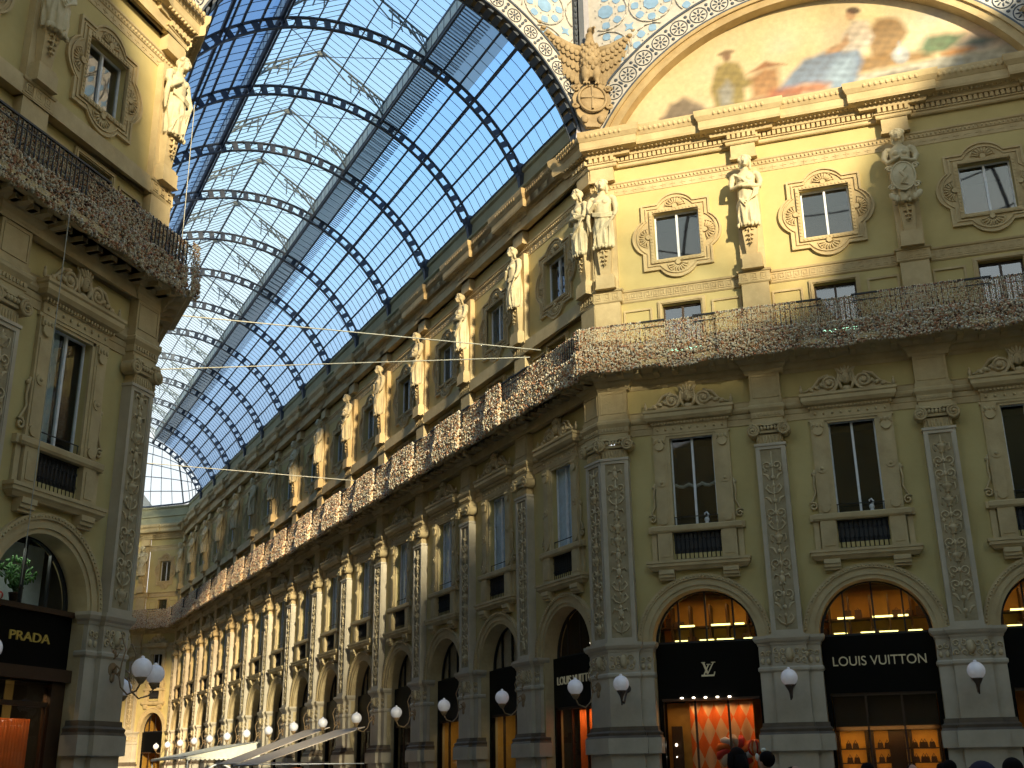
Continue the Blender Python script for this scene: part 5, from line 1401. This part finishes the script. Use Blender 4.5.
# left shop
Rl = wm(wl); cl = (LFP[0]+LFP[1])/2
e = empty('shopfront', Rl @ Vector((cl,0,GZ)), pi/4, 'black shopfront with gold letters, brown beam and orange lit window at the left edge', 'shopfront', 'shopfronts under the arches')
link('fascia', SF[0], e, (0,0,zo))
for zz_ in ((.45,.66,2.12,2.40),(.50,.70,3.62,3.74)):
    m = MB(); m.box(-1.6,1.6,*zz_); link('beam', m.mesh('beam','wood'), e, (0,0,zo))
m = MB()
for sx in (-1,1): m.box(sx*1.15,sx*1.6,.60,.80,GZ,2.12); m.box(sx*1.02,sx*1.06,.62,.70,GZ,1.6)
m.box(-1.1,1.1,.62,.70,1.55,1.66); link('door_frame', m.mesh('door_frame','wood'), e, (0,0,zo))
link('shop_glass', SF[2], e, (0,0,zo)); link('shop_room', SROOM['dark'], e, (0,0,zo))
txt('lettering', e, 'PRADA', .3, -(2.72)-cl, 3.05+zo, .605, 'gold', 1.30, .20)
m = MB(); xs = [(-1.0+2.0*i/60) for i in range(61)]
m.add([(x,.02*sin(x*60),z) for z in (GZ+.1,1.30) for x in xs],[(i,i+1,62+i,61+i) for i in range(60)],True)
o = link('shop_curtain', m.mesh('shop_curtain','orange'), None, Rl @ Vector((cl,.98,0)), (0,0,pi/4)); tag(o,'orange pleated curtain in the left shop window','curtain')
area(Rl @ Vector((cl,.86,1.9)), pi/4, 2.0,.25, 20, (1.,.7,.35), radians(25)); area(Rl @ Vector((cl,1.0,5.0)), pi/4, 1.6,.3, 7, (.9,1.,.8), radians(-20))
# plant behind the left lunette
e = empty('potted_plant', Rl @ Vector((cl+.1,1.05,3.80)), pi/4, 'leafy green plant with red flower behind the left arch lunette', 'plant')
m = MB(); m.lathe([(.10,0),(.15,.22),(.16,.25)],12); link('pot', m.mesh('pot','brown'), e)
m = MB(); rnd = random.Random(5)
for i in range(130):
    a,b_ = rnd.uniform(-1.2,1.2), rnd.uniform(.2,1.0); x = b_*.75*sin(a)*rnd.uniform(.5,1.1); z = .25+b_*.8*cos(a*.8)
    m.ell((x,rnd.uniform(-.08,.12),z),(.035,.012,.085),5,4,Matrix.Rotation(rnd.uniform(-1.5,1.5),3,'Y'))
for i in range(9): a = -1.1+2.2*i/8; m.tube([(0,0,.2),(.35*sin(a),0,.55),(.65*sin(a),.03,.8*cos(a*.7)+.1)],.012,4)
link('foliage', m.mesh('foliage','leaf'), e)
m = MB(); m.ell((-.55,-.05,.12),(.11,.08,.10),8,6); link('flower', m.mesh('flower','red'), e)
m = MB(); m.add([(x,1.75,z) for z in (3.7,5.4) for x in (-1.7,1.7)],[(0,1,3,2)]); o = link('blind', m.mesh('blind','curtain'), None, Rl @ Vector((cl,0,0)), (0,0,pi/4)); tag(o,'pale blind behind the plant in the left lunette','blind')
# scalloped blind and window ornaments on the right wall
for i,c in ((0,(LVP[0]+LVP[1])/2),(1,(LVP[1]+LVP[2])/2)):
    if i == 0:
        m = MB(); n = 80; top = []; bot = []
        for k in range(n+1):
            x = -.64+1.28*k/n; y = WP+.34+.02*sin(x*45); top.append((x,y,10.25)); bot.append((x,y-.02,8.72-.08*abs(cos(x*7.4))))
        m.add(top+bot,[(k,k+1,n+2+k,n+1+k) for k in range(n)],True)
        o = link('lace_blind', m.mesh('lace_blind',glass('lace',(.75,.75,.75),-1,.16,(.4,.38,.35))), None, R @ Vector((c,0,0)), (0,0,rz)); tag(o,'sheer lace blind with scalloped hem in the first tall window','blind')
        m = MB(); m.tube([(p[0],p[1]-.02,p[2]+.02) for p in bot],.055,6); o = link('blind_frill', m.mesh('blind_frill','white_curtain'), None, R @ Vector((c,0,0)), (0,0,rz)); tag(o,'white ruffled frill along the hem of the lace blind','frill')
    m = MB(); m.ell((.32,WP+.10,7.50),(.08,.06,.09),10,8); m.tube([(.34,WP+.10,7.56),(.38,WP+.1,7.66),(.33,WP+.1,7.74),(.26,WP+.1,7.70),(.27,WP+.1,7.64)],[.035,.03,.03,.025,.015],7); m.lathe([(.07,7.36),(.05,7.42)],10,(.32,WP+.10,0))
    o = link('swan_figurine', m.mesh('swan_figurine','white'), None, R @ Vector((c,0,0)), (0,0,rz)); tag(o,'small white figurine on the %s tall window sill of the right wall' % ORD[i],'figurine','white figurines on the window sills')
    for q in range(2):
        m = MB(); m.box(-.58+q*.62,-.08+q*.62,WP+.10,WP+.14,13.30,13.38); o = link('light_strip', m.mesh('light_strip','greenlit'), None, R @ Vector((c,0,0)), (0,0,rz)); tag(o,'%s pale green light strip behind the railing at the %s low window' % (('left','right')[q],ORD[i]),'light')
# ------------------------------------------------------------------ awnings
def awning(name, ya, yb, x0, x1, z0, z1, zv, mat, label, ribs=True):
    e = empty(name, (x0,ya,z0), 0, label, 'awning', 'restaurant awnings along the arcade')
    X = x1-x0; m = MB(); Y = yb-ya
    m.add([(0,0,0),(X,0,z1-z0),(X,Y,z1-z0),(0,Y,0),(0,0,-.03),(X,0,z1-z0-.03),(X,Y,z1-z0-.03),(0,Y,-.03)],[(0,1,2,3),(7,6,5,4),(0,4,5,1),(1,5,6,2),(2,6,7,3),(3,7,4,0)])
    link('canvas', m.mesh('canvas',mat), e)
    m = MB(); m.add([(X,0,z1-z0),(X,Y,z1-z0),(X,Y,zv-z0),(X,0,zv-z0)],[(0,1,2,3)]); link('front_valance', m.mesh('front_valance',mat), e)
    # side gore with scalloped lower edge
    n = 16; top = [(X*i/(n*4), (z1-z0)*i/(n*4)) for i in range(n*4+1)]; bot = [(X*i/(n*4), zv-z0-.09*abs(sin(pi*i/4))) for i in range(n*4+1)]
    m = MB(); gore = ribs
    if gore: m.add([(x,0,z) for x,z in top]+[(x,0,z) for x,z in bot],[(i,i+1,n*4+1+i+1,n*4+1+i) for i in range(n*4)]); 
    if gore: link('side_gore', m.mesh('side_gore',mat), e)
    m = MB(); m.tube([(0,.0,zv-z0+.06),(X,.0,zv-z0+.06)],.02,5); m.tube([(X,0,zv-z0+.06),(X,Y,zv-z0+.06)],.02,5)
    for yy in (0.1,Y-.1): m.tube([(X+.1,yy,zv-z0),(X+.1,yy,GZ-z0)],.03,6)
    link('frame', m.mesh('frame','white'), e); return e
awning('awning', 39.0, 50.5, -.45, -4.75, 2.0, 1.16, 1.02, 'creamcanvas', 'sunlit cream awning with scalloped edge on the far arcade')
awning('awning', 21.0, 25.4, -.35, -5.3, 2.12, .50, .44, 'warmcanvas', 'grey sloping awning, the nearer of the two', False)
awning('awning', 26.2, 30.6, -.35, -4.9, 2.30, .62, .56, 'warmcanvas', 'grey sloping awning, the farther of the two', False)
for i,(x,y) in enumerate(((-4.6,24.0),(-2.6,24.2))):
    m = MB(); m.ell((0,0,0),(.42,.15,.07),10,5); o = link('patio_heater', m.mesh('patio_heater','redlit'), None, (x,y,.28 if i else .22)); tag(o,'glowing red heater bar under the grey awning, %s one' % ('left','right')[i],'heater')
e = empty('arched_trellis', (-2.9,38.6,GZ), 0, 'white arched frame under the cream awning', 'frame')
m = MB(); m.tube([(cos(q*pi/14)*.95,0,1.45+.95*sin(q*pi/14)) for q in range(15)],.05,6); m.tube([(cos(q*pi/14)*.70,0,1.45+.70*sin(q*pi/14)) for q in range(15)],.03,6)
for x in (-.95,.95): m.tube([(x,0,0),(x,0,1.45)],.05,6)
link('arch', m.mesh('arch','white'), e)
# ------------------------------------------------------------------ cables
def cable(a, b_, sag, label, r=.022):
    m = MB(); m.tube([(a[0]+(b_[0]-a[0])*t, a[1]+(b_[1]-a[1])*t, a[2]+(b_[2]-a[2])*t-sag*4*t*(1-t)) for t in [i/16 for i in range(17)]], r, 5)
    o = link('cable', m.mesh('cable','cable')); tag(o,label,'cable','thin cables strung across the arcade')
cable((-.95,2.2,14.15),(-13.5,4.2,14.05),.0,'upper pale cable strung from the corner balcony across the arcade')
cable((-.95,3.0,14.15),(-13.5,10.0,14.05),.0,'lower pale cable strung from the arcade balcony')
cable((-.95,22.0,14.0),(-13.5,23.0,14.0),.0,'far pale cable crossing below the glass roof')
p = Rl @ Vector((-5.0,-.98,12.6)); cable(tuple(p),(p.x,p.y,3.8),0,'thin vertical cable hanging at the left edge',.011)
p = Rl @ Vector((-.1,-.55,18.4)); cable(tuple(p),(p.x,p.y,13.9),0,'thin vertical cable by the left corner statue',.012)
# ------------------------------------------------------------------ people (their heads show at the lower edge)
def person(x, y, h, face, kind, label):
    k = h/1.75; e = empty('person', (x,y,GZ), face, label, 'person'); e.scale = (k,k,k)
    b = MB(); b.loft([ring(0,0,.86,.17,.12,20), ring(0,0,1.0,.16,.12,20), ring(0,0,1.15,.15,.11,20), ring(0,0,1.32,.19,.13,20), ring(0,0,1.42,.20,.11,20), ring(0,0,1.47,.10,.08,20), ring(0,0,1.50,.055,.055,20), ring(0,-.01,1.56,.052,.052,20)])
    b.ell((0,-.02,1.64),(.076,.095,.115),16,12); b.ell((0,-.115,1.63),(.014,.022,.022),6,5)
    for sx in (-1,1):
        b.ell((sx*.078,0,1.63),(.012,.022,.03),6,5); b.ell((sx*.19,0,1.40),(.06,.06,.06),8,6)
        b.tube([(sx*.20,0,1.40),(sx*.24,.01,1.12),(sx*.22,-.06,.88)],[.055,.045,.035],9)
        b.ell((sx*.22,-.08,.80),(.025,.04,.05),8,6)
        for q in range(4): b.tube([(sx*.22-.02+q*.014,-.09,.78),(sx*.22-.02+q*.014,-.11,.70+.008*abs(q-1.5))],[.011,.008],5)
        b.tube([(sx*.20,-.10,.81),(sx*.18,-.12,.76)],[.012,.009],5)
        b.tube([(sx*.09,0,.90),(sx*.10,-.01,.48),(sx*.10,.01,.09)],[.095,.065,.045],10); b.tube([(sx*.10,.04,.05),(sx*.10,-.16,.035)],[.045,.035],8)
    me = remeshed(b,.014,1); me.materials.clear(); me.materials.append(M['skin']); link('body', me, e)
    c = MB(); c.loft([ring(0,0,.50,.25,.18,24,6,.04), ring(0,0,.90,.22,.17,24), ring(0,0,1.15,.20,.155,24), ring(0,0,1.35,.235,.16,24), ring(0,0,1.44,.20,.14,24), ring(0,0,1.50,.09,.09,24)])
    for sx in (-1,1): c.tube([(sx*.20,0,1.42),(sx*.26,.01,1.12),(sx*.235,-.06,.89)],[.085,.07,.06],12); c.tube([(sx*.10,0,.62),(sx*.10,0,.10)],[.09,.07],10)
    link('coat', c.mesh('coat','hood' if kind=='hood' else 'coat'), e)
    hm = MB()
    if kind == 'hood':
        hm.ell((0,.02,1.66),(.105,.125,.13),20,14); hm.tube([(.10*cos(q*pi/10),-.07,1.62+.125*sin(q*pi/10)) for q in range(-2,13)],.02,8); hm.ell((0,.07,1.50),(.15,.12,.10),14,8)
        link('hood', hm.mesh('hood','hood'), e)
    elif kind == 'bald':
        hm.loft([ring(0,.01,1.62,.083,.102,16), ring(0,.02,1.68,.082,.10,16), ring(0,.03,1.73,.06,.075,16), ring(0,.035,1.75,.02,.03,16)]); link('hair', hm.mesh('hair','hair'), e)
    else:
        hm.ell((0,.025,1.675),(.095,.105,.105),16,12)
        if kind == 'long':
            for sx in (-1,1): hm.tube([(sx*.07,.02,1.70),(sx*.09,.03,1.58),(sx*.085,.05,1.42)],[.05,.05,.03],8)
            hm.tube([(0,.08,1.68),(0,.11,1.55),(0,.12,1.38)],[.07,.08,.05],10)
        link('hair', hm.mesh('hair','hair'), e)
        if kind == 'clip':
            q = MB(); q.ell((-.03,-.05,1.785),(.04,.03,.03),8,6); q.ell((.05,-.10,1.70),(.03,.02,.05),8,6); link('hair_clip', q.mesh('hair_clip','creamcanvas'), e)
    return e
person(-12.42,-24.67,1.70,radians(150),'hood','person in a grey violet hood at the bottom right, the largest figure')
person(-8.94,-17.57,1.96,radians(170),'long','dark haired person seen from behind before the harlequin window')
person(-8.01,-17.03,1.92,radians(190),'clip','person in black with a pale hair clip left of the pier')
person(-4.43,-16.24,1.74,radians(-20),'bald','balding person walking before the second shop')
person(-4.82,-17.28,1.76,radians(40),'bald','person facing left before the right pier')
person(-5.4,-17.9,1.77,radians(160),'dark','dark haired person between the two walkers at the second shop')
person(-9.55,-22.49,1.75,radians(160),'dark','dark haired person at the right edge behind the hooded one')
person(-6.31,-17.2,1.75,radians(170),'dark','dark haired person at the left of the second shop')
person(-9.1,-18.9,1.73,radians(0),'bald','pale haired person barely showing under the pier lamp')

# ------------------------------------------------------------------ dome ironwork over the octagon (seen mirrored in the attic windows)
dome = empty('dome', (0,0,0), 0, 'iron ribs of the glass dome over the octagon', 'dome', None, 'structure')
OC = Vector((-W/2, (YL+ys-E0[0])/2 if False else -19.2, 0)); DR = 19.0
for k in range(16):
    a = 2*pi*k/16+pi/16; m = MB()
    m.tube([(OC.x+DR*cos(t)*cos(a), OC.y+DR*cos(t)*sin(a), ZT+12*sin(t)) for t in [pi/2*.92*i/12 for i in range(13)]],.12,6,False)
    link('rib', m.mesh('rib','roofiron'), dome)
for j in range(8):
    t = pi/2*.92*j/7; r = DR*cos(t)
    m = MB(); m.tube([(OC.x+r*cos(q*pi/32), OC.y+r*sin(q*pi/32), ZT+12*sin(t)) for q in range(64)],.06,5,False,closed=True); link('ring', m.mesh('ring','roofiron'), dome)

g = MB(); n = 64
vs = [(OC.x+DR*cos(t)*cos(2*pi*q/n), OC.y+DR*cos(t)*sin(2*pi*q/n), ZT+12*sin(t)) for t in [pi/2*.92*i/10 for i in range(11)] for q in range(n)]
g.add(vs,[(i*n+q,i*n+(q+1)%n,(i+1)*n+(q+1)%n,(i+1)*n+q) for i in range(10) for q in range(n)],True)
link('glass_panel', g.mesh('glass_panel','domeglass'), dome)
def side_roof(name, a, b_, label, mat='domeglass'):
    # plain glass barrel over the other arcades
    A = Vector(a); B = Vector(b_); dd = (B-A); L_ = dd.length; e = empty(name, (A.x,A.y,0), atan2(dd.y,dd.x), label, 'glass roof', None, 'structure')
    g = MB(); N = 20; g.add([(x,8.2*sin(t),VZ+8.2*cos(t)) for x in (0,L_) for t in [-1.2+2.4*i/N for i in range(N+1)]],[(i,i+1,N+2+i,N+1+i) for i in range(N)],False)
    link('glass_panel', g.mesh('glass_panel',mat), e)
    m = MB(); k = 0.
    while k < L_: m.band([(8.0*sin(t),VZ+8.0*cos(t)) for t in [-1.2+2.4*i/N for i in range(N+1)]],[(8.2*sin(t),VZ+8.2*cos(t)) for t in [-1.2+2.4*i/N for i in range(N+1)]],k-.1,k+.1); k += 5.
    me = m.mesh('ribs','roofiron'); o = link('ribs', me, e, (0,0,0), (0,0,-pi/2)); o.location = (0,0,0)
side_roof('ceiling_south', (-W/2, ys-E0[0]-.3), (-W/2,-96), 'glass roof of the south arcade behind the camera', 'lantern')
side_roof('ceiling_east', (E0[0]+.3, (E0[1]+ys)/2), (E0[0]+34, (E0[1]+ys)/2), 'glass roof of the east arcade')
side_roof('ceiling_west', (LW[0]-.3, (LW[1]+ys)/2), (LW[0]-34, (LW[1]+ys)/2), 'glass roof of the west arcade')

# ------------------------------------------------------------------ sky, sun, camera
w = bpy.data.worlds.new('World'); SC.world = w; w.use_nodes = True; nt = w.node_tree; nt.nodes.clear()
out = nt.nodes.new('ShaderNodeOutputWorld'); bg = nt.nodes.new('ShaderNodeBackground'); nt.links.new(bg.outputs[0], out.inputs[0])
tc = nt.nodes.new('ShaderNodeTexCoord'); sx = nt.nodes.new('ShaderNodeSeparateXYZ'); nt.links.new(tc.outputs['Generated'], sx.inputs[0])
r = ramp(nt, [(0,(.9,.86,.80)),(.22,(1.,1.,.98)),(.38,(.86,.97,1.)),(.50,(.62,.87,1.)),(.66,(.34,.62,1.)),(1.,(.24,.46,.92))])
nt.links.new(sx.outputs['Z'], r.inputs['Fac']); nt.links.new(r.outputs['Color'], bg.inputs['Color']); bg.inputs['Strength'].default_value = 1.0
sun = bpy.data.lights.new('sun','SUN'); sun.energy = 7.6; sun.angle = radians(2.2); sun.color = (1.,.86,.60)
so = bpy.data.objects.new('sun', sun); C.objects.link(so)
el = radians(14.); az = radians(7.)       # the sun stands low in the south, slightly to the left of the arcade axis
d = Vector((-sin(az)*cos(el), -cos(az)*cos(el), sin(el))); so.rotation_euler = d.to_track_quat('Z','Y').to_euler()

cam = bpy.data.cameras.new('camera'); co = bpy.data.objects.new('camera', cam); C.objects.link(co); SC.camera = co
F, YAW, PIT, ROL = 1115.36, .4735, .3355, -.0137
co.location = (-18.72,-30.233,0)
fwd = Vector((sin(YAW)*cos(PIT), cos(YAW)*cos(PIT), sin(PIT))); rt = Vector((cos(YAW),-sin(YAW),0)); up = rt.cross(fwd)
r2 = rt*cos(ROL)+up*sin(ROL); u2 = -rt*sin(ROL)+up*cos(ROL)
co.rotation_euler = Matrix((r2,u2,-fwd)).transposed().to_euler()
cam.sensor_fit = 'HORIZONTAL'; cam.sensor_width = 36; cam.lens = F/1024*36; cam.clip_end = 600; cam.clip_start = .05
SC.view_settings.view_transform = 'Standard'; SC.view_settings.look = 'None'; SC.view_settings.gamma = 1; SC.view_settings.exposure = .25; SC.view_settings.use_curve_mapping = False
